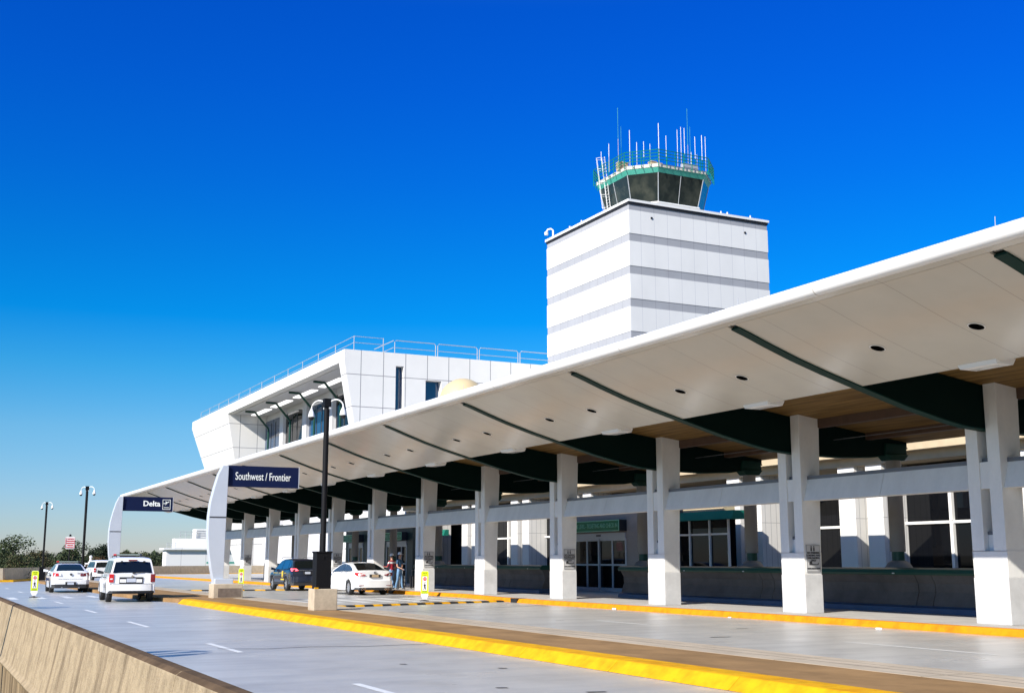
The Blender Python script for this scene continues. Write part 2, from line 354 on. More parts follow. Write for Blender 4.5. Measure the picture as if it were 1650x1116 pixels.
# lane dashes: outer road and inner road
k = MB()
for y0, y1 in ((5, 7.8), (13.0, 16.0), (22.3, 25.0), (31.7, 34.9), (41.0, 43.9), (50.4, 53.3), (59.5, 62.4), (68.6, 71.5), (78, 81)):
    k.add([(5.56, y0, .004), (5.69, y0, .004), (5.69, y1, .004), (5.56, y1, .004)], [(0, 1, 2, 3)])
for y0, y1 in ((10, 11.5), (15.7, 19.6), (27.0, 29.7), (37, 39.5), (49, 52), (60, 63), (71, 74)):
    k.add([(17.47, y0, .004), (17.59, y0, .004), (17.59, y1, .004), (17.47, y1, .004)], [(0, 1, 2, 3)])
for i in range(5):
    k.add([(3.0 + i * 1.2, 56.2 + i * .5, .004), (3.35 + i * 1.2, 56.2 + i * .5, .004), (3.35 + i * 1.2, 59.4 + i * .5, .004), (3.0 + i * 1.2, 59.4 + i * .5, .004)], [(0, 1, 2, 3)])
k.build('lane_markings', 'wline', kind='structure')
# crossing on the inner road with its striped edge, raised 3 cm
k = MB()
for i in range(7):
    a = 14.2 + i * 1.15
    k.add([(a, 46.2, .005), (a + .5, 46.2, .005), (a + .5, 51.5, .005), (a, 51.5, .005)], [(0, 1, 2, 3)])
k.build('crossing_bars', 'wline', kind='structure')
def striped(y0a, y0b, xa, xb, n):
    a = MB()
    for i in range(n):
        t0, t1 = i / n, (i + 1) / n
        for lo, hi, kk in ((0, .5, 1), (.5, 1, 0)):
            x0 = xa + (xb - xa) * (t0 + (t1 - t0) * lo); x1 = xa + (xb - xa) * (t0 + (t1 - t0) * hi)
            ya = y0a + (y0b - y0a) * (x0 - xa) / (xb - xa); yb = y0a + (y0b - y0a) * (x1 - xa) / (xb - xa)
            a.hexa([(x0, ya, .003), (x1, yb, .003), (x1, yb + .55, .003), (x0, ya + .55, .003), (x0, ya + .1, .06), (x1, yb + .1, .06), (x1, yb + .45, .06), (x0, ya + .45, .06)], kk)
    return a
k = striped(41.6, 44.6, 13.15, 22.0, 11); k.build('speed_bump_stripes', ['black', 'yellow'], kind='structure')
k = striped(68.4, 67.0, 13.15, 22.3, 8); k.build('speed_bump_stripes', ['black', 'yellow'], kind='structure')
# expansion joint across the outer road
k = MB(); pts = [(5.45, 23.4), (6.3, 22.95), (7.2, 23.1), (8.2, 22.75), (9.6, 22.85)]
for (a, b), (c, d) in zip(pts, pts[1:]):
    k.add([(a, b, .006), (c, d, .006), (c, d + .05, .006), (a, b + .05, .006)], [(0, 1, 2, 3)])
for (x, y, l) in ((7.9, 13.6, .25), (7.1, 14.6, .14), (8.4, 17.2, .12), (15.9, 22.0, .5), (18.5, 24.5, .3), (16.4, 30.0, .25), (7.3, 18.6, .1)):
    k.add([(x, y, .006), (x + l, y - .06, .006), (x + l, y + .02, .006), (x, y + .09, .006)], [(0, 1, 2, 3)])
k.build('road_joint', 'black', kind='structure')

# ---- near barrier: the face towards the camera, sloped top, a step lower down
def barrier(name, label, pts, prof, group=None, joint=6.0, mats=('barrier', 'barrier_top')):
    """prof: list of (offset to the right of travel, z)"""
    t = thing(name, label, 'barrier', (pts[0][0], pts[0][1], 0), group)
    P = [Vector((x, y, 0)) for x, y in pts]
    rings = []
    for i, p in enumerate(P):
        d = (P[min(i + 1, len(P) - 1)] - P[max(i - 1, 0)]).normalized(); nrm = Vector((d.y, -d.x, 0))
        rings.append([(p + nrm * o + Vector((0, 0, z))) for o, z in prof])
    n = len(prof)
    for i in range(len(rings) - 1):
        a, b = rings[i], rings[i + 1]; sh = (P[i + 1] - P[i]).normalized() * 0.012
        a = [q + sh for q in a]; b = [q - sh for q in b]
        vs = [tuple(q) for q in a + b]
        m = MB(); m.add(vs, [tuple(range(n)), tuple(range(2 * n - 1, n - 1, -1))], 0)
        for j in range(n):
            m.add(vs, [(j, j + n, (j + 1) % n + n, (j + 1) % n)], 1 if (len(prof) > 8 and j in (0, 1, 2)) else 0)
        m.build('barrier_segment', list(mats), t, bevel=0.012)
    return t
nb = [(1.6, -14 + i * 6.2) for i in range(11)] + [(1.0, 60), (-1.5, 72), (-8, 92)]
nb = [(1.6, -10.5), (1.6, -4.3), (1.6, 1.9), (1.6, 8.1), (1.6, 14.3), (1.6, 22.6), (1.6, 30.9), (1.6, 39), (1.6, 47)]
barrier('concrete_barrier', 'long weathered tan concrete barrier with vertical stains in the near left corner', nb,
        [(0.02, 0.925), (0.06, 0.95), (0.13, 0.955), (0.19, 0.91), (0.34, 0.3), (0.60, 0.06), (0.62, 0.02), (-0.10, 0.02), (-0.16, 0.10), (-0.11, 0.16)])
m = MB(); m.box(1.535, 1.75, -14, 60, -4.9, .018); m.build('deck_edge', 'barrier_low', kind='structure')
# ---- far barrier, along the outside of the bend
fb = [(-30, 110), (-12, 104.6), (6.9, 104.7), (10.7, 117.0), (17.2, 131), (24, 141.2), (29, 146.2), (34.5, 150.4), (42, 153)]
barrier('concrete_barrier', 'low tan concrete barrier across the far bend, in front of the trees', fb[:5],
        [(-.1, 0), (-.05, .25), (.02, 1.07), (.2, 1.07), (.3, .25), (.35, 0)][::-1], mats=('plinth', 'plinth'))
barrier('concrete_barrier', 'far tan concrete barrier in front of the low white building beyond the sign pylons', fb[5:],
        [(-.1, 0), (-.05, .25), (.02, 1.07), (.2, 1.07), (.3, .25), (.35, 0)][::-1], mats=('plinth', 'plinth'))
k = MB()
for (a, b), (c, d) in zip(fb[1:], fb[2:]):
    k.hexa([(a + .4, b - .7, .003), (a + .9, b - .7, .003), (c + .9, d - .7, .003), (c + .4, d - .7, .003), (a + .45, b - .7, .16), (a + .85, b - .7, .16), (c + .85, d - .7, .16), (c + .45, d - .7, .16)])
k.build('far_kerb', 'yellow', kind='structure')

# ================================================================= CANOPY
SP = 7.3; Y0 = 20.53
NMIN, NMAX = -2, 11
YA, YB = -9.0, 104.3
SOF = [(15.9, 6.80), (16.1, 6.75), (16.4, 6.65), (17.0, 6.43), (17.7, 6.19), (18.6, 5.92), (19.6, 5.65), (21.0, 5.28), (22.2, 5.02), (22.9, 4.90), (23.7, 4.84), (25.5, 4.80), (26.8, 4.86), (27.6, 4.98), (28.2, 5.18)]
DECK = [(19.6, 6.50), (22.2, 6.13), (23.5, 5.945), (28.3, 5.34)]
TOPZ_ = [(16.15, 7.36), (19.6, 7.15), (23.5, 6.55), (28.8, 5.76)]
can = thing('entrance_canopy', 'long white swept canopy with green ribs on paired grey columns along the inner road', 'canopy', (23.5, 45, 0))
# roof slab
m = MB()
prof = [(15.9, 7.08)] + [(19.6, 7.0), (23.5, 6.5), (28.3, 5.70), (28.3, 5.38), (23.5, 5.99), (22.2, 6.17), (19.64, 6.55), (19.64, 5.75), (18.6, 6.02), (17.7, 6.29), (16.4, 6.74), (15.9, 6.88)]
m.extr(prof, 'y', YA, YB); m.build('roof', 'white', can)
# wood ceiling boards hung under the slab
m = MB()
for (a, b), (c, d) in zip(DECK, DECK[1:]):
    m.hexa([(a, YA + .02, b), (c, YA + .02, d), (c, YB - .02, d), (a, YB - .02, b), (a, YA + .02, b + .035), (c, YA + .02, d + .035), (c, YB - .02, d + .035), (a, YB - .02, b + .035)])
m.build('wood_ceiling', 'wood', can)
# rounded front edge
m = MB(); ep = []
for i in range(13):
    a = R(-100 + i * 200 / 12)
    ep.append((15.76 - 0.155 * math.cos(a), 6.965 + 0.15 * math.sin(a)))
ep = ep + [(15.95, 7.11), (15.95, 6.86)]
m.extr(ep, 'y', YA - .02, YB + .05); m.build('front_edge', 'fascia', can, smooth=40)
m = MB(); m.extr([(15.80, 6.818), (15.98, 6.785), (15.98, 6.83), (15.80, 6.83)], 'y', YA, YB); m.build('drip_strip', 'soffit', can)
for y in (13.6, 20.6, 27.9, 35.2):
    m = MB(); m.tube([(15.85, y, 7.08), (15.86, y, 7.32)], .007, 5); m.build('lightning_rod', 'galv', can)
# soffit panels per bay, ribs
NR = list(range(NMIN - 2, NMAX + 1))
ribY = lambda n: Y0 + 0.52 + SP * n
def sofpanel(a, b):
    m = MB()
    pts = [p for p in SOF if 16.05 < p[0] <= 19.6]; pts = [(15.99, 6.782)] + pts
    up = [(x, z + .05) for x, z in reversed(pts)]
    m.extr(pts + up, 'y', a, b)
    # lip closing the panel's inner edge
    m.build('soffit_panel', 'soffit', can, smooth=30)
for n in NR:
    a = ribY(n) + .14; b = ribY(n + 1) - .14
    a = max(a, YA + .02); b = min(b, YB - .02)
    if b > a: sofpanel(a, b)
for n in NR:
    y = ribY(n)
    if y < YA: continue
    m = MB()
    low = [(x, z) for x, z in SOF if x >= 16.4]
    low = [(16.1, 6.75)] + low
    top = [(28.2, 5.42), (23.5, 5.93), (22.2, 6.11), (19.65, 6.48), (19.55, 5.72), (17.7, 6.25), (16.4, 6.70), (16.12, 6.79)]
    m.extr(low + top, 'y', y - .10, y + .10, 0)
    # bottom flange
    for (a, b), (c, d) in zip(low, low[1:]):
        m.hexa([(a, y - .14, b - .035), (c, y - .14, d - .035), (c, y + .14, d - .035), (a, y + .14, b - .035),
                (a, y - .14, b), (c, y - .14, d), (c, y + .14, d), (a, y + .14, b)], 1)
    m.build('rib', ['rib', 'rib_flange'], can)
    if y < 8: continue
    m = MB(); m.extr([(27.2, 4.95), (28.15, 4.95), (28.1, 5.3), (27.25, 5.3)], 'y', y - .16, y + .16); m.extr([(27.4, 4.76), (27.96, 4.76), (28.15, 4.95), (27.2, 4.95)], 'y', y - .24, y + .24)
    m.build('bearing_block', 'rib_flange', can, bevel=.03)
    # round rear column on a green collar and grey foot
    m = MB(); m.lathe([(.235, 1.93), (.235, 4.76)], (27.68, y, 0), 24, 0); m.lathe([(.19, 1.66), (.19, 1.93)], (27.68, y, 0), 24, 1)
    m.lathe([(.46, .15), (.45, 1.2), (.42, 1.45), (.32, 1.60), (.20, 1.66)], (27.68, y, 0), 24, 0)
    m.build('rear_column', ['rearcol', 'green'], can, smooth=35)
# brown purlins, hung light boxes, recessed lights, conduit
m0 = {}
for n in range(-2, NMAX):
    a = ribY(n) + .11; b = ribY(n + 1) - .11
    m = MB()
    for X, zt in ((24.35, 5.85), (26.6, 5.62)):
        m.box(X - .12, X + .12, a, b, zt - .26, zt + .0)
    m.build('purlin', 'purlin', can)
    m = MB(); m.tube([(25.2, a, 5.30), (25.2, b, 5.30)], .012, 6); m.build('conduit', 'cap', can)
    yb = ribY(n + 1) - 3.95 - .45 + .3
    m = MB(); m.hexa([(19.5, yb, 5.60), (19.98, yb, 5.60), (19.98, yb + .95, 5.60), (19.5, yb + .95, 5.60), (19.45, yb - .04, 5.72), (20.02, yb - .04, 5.72), (20.02, yb + .99, 5.72), (19.45, yb + .99, 5.72)], 0)
    m.box(19.66, 19.9, yb + .1, yb + .85, 5.585, 5.60, 1)
    m.build('light_box', ['frame', 'lens'], can)
    for dy in (2.30, 4.95):
        y = ribY(n + 1) - dy
        if y < 9: continue
        m = MB(); z = interp(SOF, 18.05); sl = -.30
        ring = []
        for r_, dz in ((.165, -.006), (.145, -.012), (.13, .10)):
            ring.append([(18.05 + r_ * math.cos(t * math.pi / 12), y + r_ * math.sin(t * math.pi / 12), z + dz + sl * r_ * math.cos(t * math.pi / 12)) for t in range(24)])
        vs = [q for rg in ring[:2] for q in rg]
        m.add(vs, [(j, (j + 1) % 24, (j + 1) % 24 + 24, j + 24) for j in range(24)], 0)
        m.add(ring[1], [tuple(range(24))], 1)
        m.build('recessed_light', ['frame', 'void'], can)
# paired columns
for n in range(NMIN, NMAX + 1):
    y = Y0 + SP * n
    m = MB()
    X0, X1 = 23.5, 24.14
    # base block: darker paint up to 1.25, lighter above
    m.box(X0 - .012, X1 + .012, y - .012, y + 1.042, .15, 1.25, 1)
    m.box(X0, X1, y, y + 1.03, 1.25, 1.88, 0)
    m.hexa([(X0, y, 1.88), (X1, y, 1.88), (X1, y + .38, 1.88), (X0, y + .38, 1.88), (X0, y, 5.96), (X1 + .14, y, 5.9), (X1 + .14, y + .38, 5.9), (X0, y + .38, 5.96)], 0)
    m.hexa([(X0, y + .66, 1.88), (X1, y + .66, 1.88), (X1, y + 1.03, 1.88), (X0, y + 1.03, 1.88), (X0, y + .66, 5.96), (X1 + .14, y + .66, 5.9), (X1 + .14, y + 1.03, 5.9), (X0, y + 1.03, 5.96)], 0)
    m.box(X0 + .16, X1 - .05, y + .38, y + .66, 1.88, 2.28, 0); m.box(X0 + .14, X1 - .04, y + .38, y + .66, 2.28, 2.36, 2)
    m.build('column', ['column', 'column_base', 'cap'], can, bevel=0.012)
    # tie between the two posts
    m = MB(); m.box(X0 + .035, X1 - .06, y + .38, y + .66, 3.39, 4.04, 0); m.box(X0 + .12, X1 - .1, y + .38, y + .66, 4.04, 4.14, 1)
    m.build('column_tie', ['column', 'cap'], can)
    # beam to the next column
    if n < NMAX:
        a, b = y + 1.03, y + SP; mid = (a + b) / 2
        m = MB()
        for p, q in ((a, mid - .008), (mid + .008, b)):
            m.hexa([(X0 + .06, p, 3.39), (X0 + .50, p, 3.39), (X0 + .50, q, 3.39), (X0 + .06, q, 3.39), (X0 + .26, p, 4.02), (X0 + .50, p, 4.02), (X0 + .50, q, 4.02), (X0 + .26, q, 4.02)], 0)
        m.box(X0 + .24, X0 + .56, a, b, 4.02, 4.12, 1)
        m.build('crossbeam', ['column', 'cap'], can)
    elif True:
        pass
    if n == NMIN: pass

# notices on the near side of columns
NOT = []
for n, lab in ((1, 'grey notice with black lettering on the second large column from the right'),
               (3, 'grey notice with black lettering on the column left of the glass doors'),
               (5, 'grey notice on the column behind the right-hand crossing sign'),
               (7, 'small grey notice on the column behind the white sedan'),
               (10, 'small dark notice on the far column left of the dark car')):
    y = Y0 + SP * n
    t = thing('notice_sign', lab, 'sign', (23.8, y - .02, 1.75), 'notices fixed to the canopy columns')
    m = MB(); m.box(23.56, 24.08, y - .03, y - .014, 1.33, 2.12); m.build('sign_plate', 'notice', t)
    m = MB()
    for a in ((23.575, 23.58, 1.35, 2.1), (24.06, 24.065, 1.35, 2.1)): m.box(a[0], a[1], y - .034, y - .03, a[2], a[3])
    m.box(23.575, 24.065, y - .034, y - .03, 2.10, 2.105); m.box(23.575, 24.065, y - .034, y - .03, 1.35, 1.355)
    m.build('border', 'ink', t)
    m = MB()
    for dx in (-.05, .05):
        m.lathe([(.0, -.002), (.022, -.001), (.022, .003), (0, .004)], (23.8 + dx, y - .035, 2.06), 10, axis='y')
        m.box(23.8 + dx - .025, 23.8 + dx + .025, y - .036, y - .03, 1.93, 2.03)
    # tow truck pictogram
    m.extr([(23.66, 1.53), (23.66, 1.61), (23.70, 1.64), (23.76, 1.64), (23.77, 1.56), (23.97, 1.555), (23.99, 1.60), (24.01, 1.60), (24.0, 1.53)], 'y', y - .036, y - .03)
    m.build('pictogram', 'ink', t)
    text('NO PARKING\nLOADING AND\nUNLOADING\nONLY', .074, 'ink', t, (23.82, y - .036, 1.77), (R(90), 0, 0), bold=.002)
    text('TOW AWAY ZONE', .055, 'ink', t, (23.82, y - .036, 1.43), (R(90), 0, 0), bold=.002)

# ================================================================= SIDEWALK PARAPETS with green rail
def parapet(y0, y1, label):
    t = thing('parapet_wall', label, 'parapet wall', (27, (y0 + y1) / 2, .15), 'parapet walls with green rails behind the columns')
    m = MB(); pr = [(26.72, .36), (26.76, .50), (26.86, .75), (26.84, 1.0), (26.70, 1.24), (27.2, 1.24), (27.2, .36)]
    ys = [y0]; mid = (y0 + y1) / 2 
    g = y0
    cuts = []
    yy_ = y0
    while yy_ + 7.3 < y1 + .1:
        cuts += [yy_ + 3.5, yy_ + 4.15]; yy_ += 7.3
    cuts = [c for c in cuts if y0 + .3 < c < y1 - .3]
    e = [y0] + cuts + [y1]
    for a, b in zip(e, e[1:]): m.extr(pr, 'y', a + .012, b - .012)
    m.box(26.92, 27.15, y0 + .02, y1 - .02, .3, 1.22)
    m.build('wall', 'parapet', t)
    m = MB(); m.extr([(26.55, .155), (26.58, .30), (26.72, .36), (27.2, .36), (27.2, .155)], 'y', y0, y1); m.build('toe', 'toe', t)
    m = MB(); m.extr([(26.62, 1.24), (26.60, 1.30), (26.63, 1.40), (26.74, 1.45), (27.1, 1.45), (27.2, 1.38), (27.2, 1.24)], 'y', y0 - .05, y1 + .05); m.build('rail', 'green', t, smooth=30)
    m = MB()
    for i in range(int((y1 - y0) / 3.65)):
        m.box(26.60, 26.66, y0 + 1.2 + 3.65 * i, y0 + 1.3 + 3.65 * i, 1.27, 1.30)
    if m.v: m.build('bracket', 'galv', t)
parapet(8.0, 43.2, 'long dark concrete parapet with green rail behind the right-hand columns, right of the glass doors')
parapet(50.2, 66.0, 'dark concrete parapet with green rail between the two walking people and the glass doors')
parapet(88.5, 98.0, 'far dark parapet with green rail left of the dark car')

# ================================================================= TERMINAL
ter = thing('terminal_building', 'long terminal with white piers, dark windows and tan upper floor behind the canopy', 'building', (36, 45, .15))
# piers in pairs at each grid line
for n in range(-1, 9):
    g = Y0 + SP * n
    if n in (4,): continue
    for a, b, x1 in ((g - .69, g + .17, 34.35), (g + .81, g + 1.73, 34.35)):
        if 53.0 < b < 55.6 and False: continue
        if n == 3 and a > g: a, b, x1 = g + .81, g + 1.73, 34.35
        if n == 3 and a < g: a, b, x1 = g - .69, g + .17, 35.6
        m = MB(); m.box(33.0, x1, a, b, .155, 5.30); m.build('pier', 'pier', ter)
# windows: one per bay with frame and pane
def window(y0, y1, X, z1=5.2, label=None, tr=3.06, mull=None):
    m = MB(); mu = mull or [y0 + (y1 - y0) * .52]
    m.box(X - .12, X, y0, y1, .2, .32); m.box(X - .12, X, y0, y1, z1 - .12, z1); m.box(X - .1, X, y0, y1, tr - .05, tr + .05)
    for q in mu: m.box(X - .14, X, q - .07, q + .07, .32, tr - .05); 
    for q in mu: m.box(X - .14, X, q - .07, q + .07, tr + .05, z1 - .12)
    f = m.build('window', 'frame', ter)
    m = MB()
    ed = [y0] + list(mu) + [y1]
    for p, q in zip(ed, ed[1:]):
        m.box(X + .0, X + .03, p + .01, q - .01, .22, z1 - .02)
    m.build('pane', 'glass', f)
for n in range(-1, 9):
    g = Y0 + SP * n
    X = 34.2
    y0, y1 = g + 1.73, g + SP - .69
    if n == 2: X = 35.5
    if n in (3,): continue
    if n == 4: y0 = 51.9 + 4.2
    if n == 7: continue
    window(y0, y1, X, mull=[y0 + .9, y0 + 2.6] if n == 1 else None)
    window(g + .17, g + .81, 34.3, mull=[g + .49])
# solid wall backing and interior darkness
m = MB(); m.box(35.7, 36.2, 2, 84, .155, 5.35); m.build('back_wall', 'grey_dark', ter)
# upper storey: tan overhang with ribbon windows
m = MB(); m.box(32.4, 52, 0, 83.9, 5.62, 9.0); m.box(32.9, 36, 0, 83.9, 5.30, 5.62); m.build('upper_wall', 'tan', ter)
for n in range(-1, 8):
    g = Y0 + SP * n
    for a, b in ((g + 1.9, g + 3.9), (g + 4.3, g + 6.4)):
        m = MB(); m.box(32.34, 32.4, a, b, 5.95, 6.9); m.build('upper_window', 'glass_blue', ter)
# plain white panel walls at the far end
m = MB(); m.box(34.6, 50, 84, 104, .155, 9.0); m.build('end_wall', 'panel', ter)
m = MB(); m.box(33.2, 34.6, 84, 85.2, .155, 5.3); m.build('end_pier', 'pier', ter)
m = MB(); m.box(33.2, 34.6, 92.0, 92.6, .155, 5.3); m.build('end_pier', 'pier', ter)
# green awnings over two far windows
for a, b in ((75.5, 79.0), (85.5, 88.8), (90.0, 91.6)):
    m = MB(); m.hexa([(32.6, a, 3.35), (33.0, a, 3.35), (33.0, b, 3.35), (32.6, b, 3.35), (32.75, a, 3.75), (33.0, a, 3.75), (33.0, b, 3.75), (32.75, b, 3.75)]); m.build('awning', 'awning', ter)
# door vestibule
def vestibule(yc, hw, label):
    t = thing('door_vestibule', label, 'entrance', (30.8, yc, .15), 'entrance vestibules with automatic doors')
    X = 30.8
    m = MB(); m.box(X, X + 2.2, yc + hw, yc + hw + .8, .155, 4.3); m.box(X, X + 2.2, yc - hw - 1.1, yc - hw, .155, 4.3)
    m.box(X, X + 2.2, yc - hw, yc + hw, 3.0, 4.3); m.build('wall', 'mauve' if yc < 60 else 'awning_dark', t)
    m = MB(); z0, z1, tr = .16, 2.72, 1.46
    q = [yc - hw + i * (2 * hw) / 4 for i in range(5)]
    for i, y in enumerate(q): m.box(X - .03 - (.05 if i == 2 else 0), X + .05, y - .055, y + .055, z0, z1)
    for a, b in zip(q, q[1:]):
        m.box(X - .02, X + .04, a + .055, b - .055, z0, z0 + .2); m.box(X - .02, X + .04, a + .055, b - .055, tr - .04, tr + .04); m.box(X - .02, X + .04, a + .055, b - .055, z1 - .1, z1)
    m.box(X - .05, X + .1, yc - hw, yc + hw, z1, 3.0)
    m.build('door_frame', 'alu', t)
    for a, b in zip(q, q[1:]):
        m = MB(); m.box(X + .01, X + .03, a + .05, b - .05, z0 + .2, z1 - .1); m.build('door_glass', 'glass', t)
    m = MB(); m.box(X - .10, X - .05, yc - .18, yc + .18, 2.84, 2.92); m.build('door_sensor', 'blackink', t)
    m = MB(); m.box(X + .6, X + 2.1, yc - hw + .3, yc + hw - .3, .15, .2)
    s = thing('door_sign', 'green ' + ('sign with pale lettering above the automatic glass doors in view' if yc < 60 else ('sign seen between far columns above the walking people' if yc < 83 else 'sign seen left of the column behind the white sedan')), 'sign', (X - .3, yc, 3.3), 'green signs above the entrances')
    m = MB(); m.box(X - .42, X - .003, yc - hw - .1, yc + hw + .3, 3.06, 3.60); m.build('sign_box', 'blackink', s)
    m = MB(); m.box(X - .44, X - .42, yc - hw - .1, yc + hw + .3, 3.06, 3.60); m.build('sign_face', 'sign_green', s)
    m = MB(); a, b = yc - hw - .1, yc + hw + .3
    m.box(X - .455, X - .44, a, b, 3.06, 3.10); m.box(X - .455, X - .44, a, b, 3.56, 3.60); m.box(X - .455, X - .44, a, a + .04, 3.10, 3.56); m.box(X - .455, X - .44, b - .04, b, 3.10, 3.56)
    m.build('sign_border', 'letter_dim', s)
    text('DEPARTURE LEVEL - TICKETING AND CHECK IN', .30, 'letter_dim', s, (X - .445, yc + .1, 3.33), (R(90), 0, R(-90)), width=2 * hw + .1)
vestibule(51.75, 2.45, 'automatic sliding glass doors in a pinkish wall in the wide gap between two columns')
vestibule(79.6, 1.9, 'distant entrance doors behind the people walking along the kerb')
vestibule(88.2, 1.6, 'distant entrance doors behind the white sedan roof')
# kiosk with a green awning between door and right-hand columns
t = thing('kiosk', 'dark glazed kiosk with green awning behind the parapet right of the doors', 'kiosk', (32, 43, .15))
m = MB(); m.box(31.3, 31.6, 41.75, 45.6, .155, 3.4); m.build('glass_wall', 'glass', t)
m = MB()
for y in (41.75, 43.1, 44.6, 45.5): m.box(31.22, 31.3, y, y + .09, .16, 3.4)
m.box(31.24, 31.3, 41.84, 43.1, 2.75, 2.83); m.box(31.24, 31.3, 43.19, 44.6, 2.75, 2.83); m.box(31.24, 31.3, 44.69, 45.5, 2.75, 2.83)
m.build('frame', 'frame', t)
m = MB(); m.hexa([(30.85, 41.0, 3.40), (31.7, 41.0, 3.40), (31.7, 45.8, 3.40), (30.85, 45.8, 3.40), (30.95, 41.0, 3.76), (31.7, 41.0, 3.76), (31.7, 45.8, 3.76), (30.95, 45.8, 3.76)]); m.build('awning', 'awning', t)
m = MB(); m.box(31.1, 31.7, 41.9, 44.9, 3.765, 4.1); m.build('parapet', 'tan', t)
# bin beyond the parapet
t = thing('litter_bin', 'pale round litter bin standing behind the green rail at far right', 'bin', (29.6, 24.2, .15))
m = MB(); m.lathe([(.27, .15), (.30, 1.3), (.30, 1.62), (.24, 1.70), (.05, 1.74)], (29.6, 24.2, 0), 20); m.build('drum', 'tan', t, smooth=35)
m = MB(); m.box(29.44, 29.76, 24.05, 24.35, 1.72, 1.98); m.build('lid', 'frame', t)

# ================================================================= UPPER CONCOURSE BUILDING
def rail_run(m, pts, h=1.1, post=None, r=.035, double=True):
    for (a, b) in zip(pts, pts[1:]):
        a = Vector(a); b = Vector(b); L_ = (b - a).length; n = max(1, round(L_ / post))
        for z in (h, h * .55): m.tube([a + Vector((0, 0, z)), b + Vector((0, 0, z))], r * .8, 5)
        for i in range(n + 1):
            p = a + (b - a) * i / n; m.tube([p, p + Vector((0, 0, h + .05))], r, 6)
con = thing('concourse_building', 'white panelled upper building with deep slanted window recess above the canopy', 'building', (45, 140, Z2))
YN, YF = 107.7, 176.5
def Xf(z): return 36.0 + (20.5 - z) * .19 if z < 20.5 else 36.0 - (z - 20.5) * -.0
def slab(ya, yb, x_in, z0=9.0, z1=20.5):
    m = MB(); m.hexa([(Xf(z0), ya, z0), (x_in, ya, z0), (x_in, yb, z0), (Xf(z0), yb, z0), (Xf(z1), ya, z1), (x_in, ya, z1), (x_in, yb, z1), (Xf(z1), yb, z1)]); return m
# near wall block (faces the viewer): cut for the two windows
m = MB()
def nearwall(x0, x1, z0, z1, m, slant=False):
    if slant:
        m.hexa([(Xf(z0), YN, z0), (x1, YN, z0), (x1, YN + 1.6, z0), (Xf(z0), YN + 1.6, z0), (Xf(z1), YN, z1), (x1, YN, z1), (x1, YN + 1.6, z1), (Xf(z1), YN + 1.6, z1)])
    else: m.box(x0, x1, YN, YN + 1.6, z0, z1)
nearwall(0, 41.27, -5, 20.5, m, True)
nearwall(41.27, 42.1, 20.35, 20.5, m); nearwall(42.1, 44.42, -5, 20.5, m)
nearwall(44.42, 46.1, 19.15, 20.5, m); nearwall(44.42, 46.1, -5, 16.6, m); nearwall(46.1, 60.5, -5, 20.5, m)
m.build('near_wall', 'panel', con)
m = MB(); m.box(41.2, 42.2, YN + .7, YN + .75, -5, 20.4); m.build('slit_window', 'glass_blue', con)
m = MB(); m.box(44.4, 46.2, YN + .7, YN + .75, 16.5, 19.2); f = m.build('window', 'glass_blue', con)
# far block and end
m = MB()
z0, z1 = -5.0, 20.5
yfe0, yfe1 = 168.0, YF
m.hexa([(Xf(z0), 154.5, z0), (60, 154.5, z0), (60, 158, z0), (Xf(z0), 158, z0), (Xf(z1), 154.5, z1), (60, 154.5, z1), (60, YF, z1), (Xf(z1), YF, z1)])
m.build('far_block', 'panel', con)
# recess back wall with columns and windows
m = MB(); m.box(41.2, 60, YN + 1.6, 154.5, -5, 20.4); m.build('back_wall', 'recess', con)
for i, yc in enumerate((112.0, 121.3, 131.2, 141.0, 150.6)):
    m = MB(); m.box(41.05, 41.2, yc - 3.85, yc + 3.85, 11, 19.6); f = m.build('window', 'glass' if i % 2 else 'glass_blue', con)
    m = MB()
    for dy in (-1.0, 1.0): m.box(41.0, 41.05, yc + dy - .06, yc + dy + .06, 11, 19.2)
    m.build('mullion', 'grey_dark', f)
for yc in (116.6, 126.4, 136.1, 145.9):
    m = MB(); m.box(40.75, 41.4, yc - .8, yc + .8, 6, 20.4); m.build('recess_column', 'recess', con)
# roof slab with fascia, soffit and bright skylight strip
m = MB(); m.box(36.0, 60.5, YN, YF, 20.5, 21.62); m.build('roof_fascia', 'panel', con)
m = MB(); m.box(36.9, 41.2, YN + 1.6, 154.5, 20.42, 20.5); m.build('recess_soffit', 'recess', con)
for yc in (111.8, 121.5, 131.2, 141.0, 150.3):
    m = MB(); m.box(38.9, 39.7, yc - 3.6, yc + 3.6, 20.33, 20.42); m.build('soffit_light_strip', mat('lit_strip', (.8, .8, .8), .5, emit=(1, .98, .95, .9)) if 'strip_' not in M_ else M_['strip_'], con)
for Y in (111.5, 121.0, 130.2, 139.9, 149.7):
    m = MB(); pth = [(37.2, Y, 20.40), (38.4, Y, 20.30), (41.1, Y, 17.75), (41.1, Y, 12)]
    pth = [(37.1, Y, 20.30), (38.35, Y, 20.25), (40.15, Y, 18.2), (40.15, Y, 10)]
    for a, b in zip(pth, pth[1:]): m.tube([a, b], .13, 6)
    m.build('brace', 'green', con)
t = thing('roof_railing', 'metal railing along the sloping-away roof edge of the upper building', 'railing', (37, 142, 21.62), 'railings on the upper roof')
m = MB(); rail_run(m, [(37, 107.9, 21.62), (37, 175.5, 21.62)], 1.35, 5.6, .035); rail_run(m, [(37, 107.9, 21.62), (40.0, 107.9, 21.62)], 1.35, 3.0, .035); m.build('rails', 'galv', t)
t = thing('roof_railing', 'looped metal railing panels on the roof edge leading to the tower', 'railing', (50, 108.5, 21.62), 'railings on the upper roof')
m = MB(); xs = [41.3, 45.9, 50.5, 55.15, 59.6]
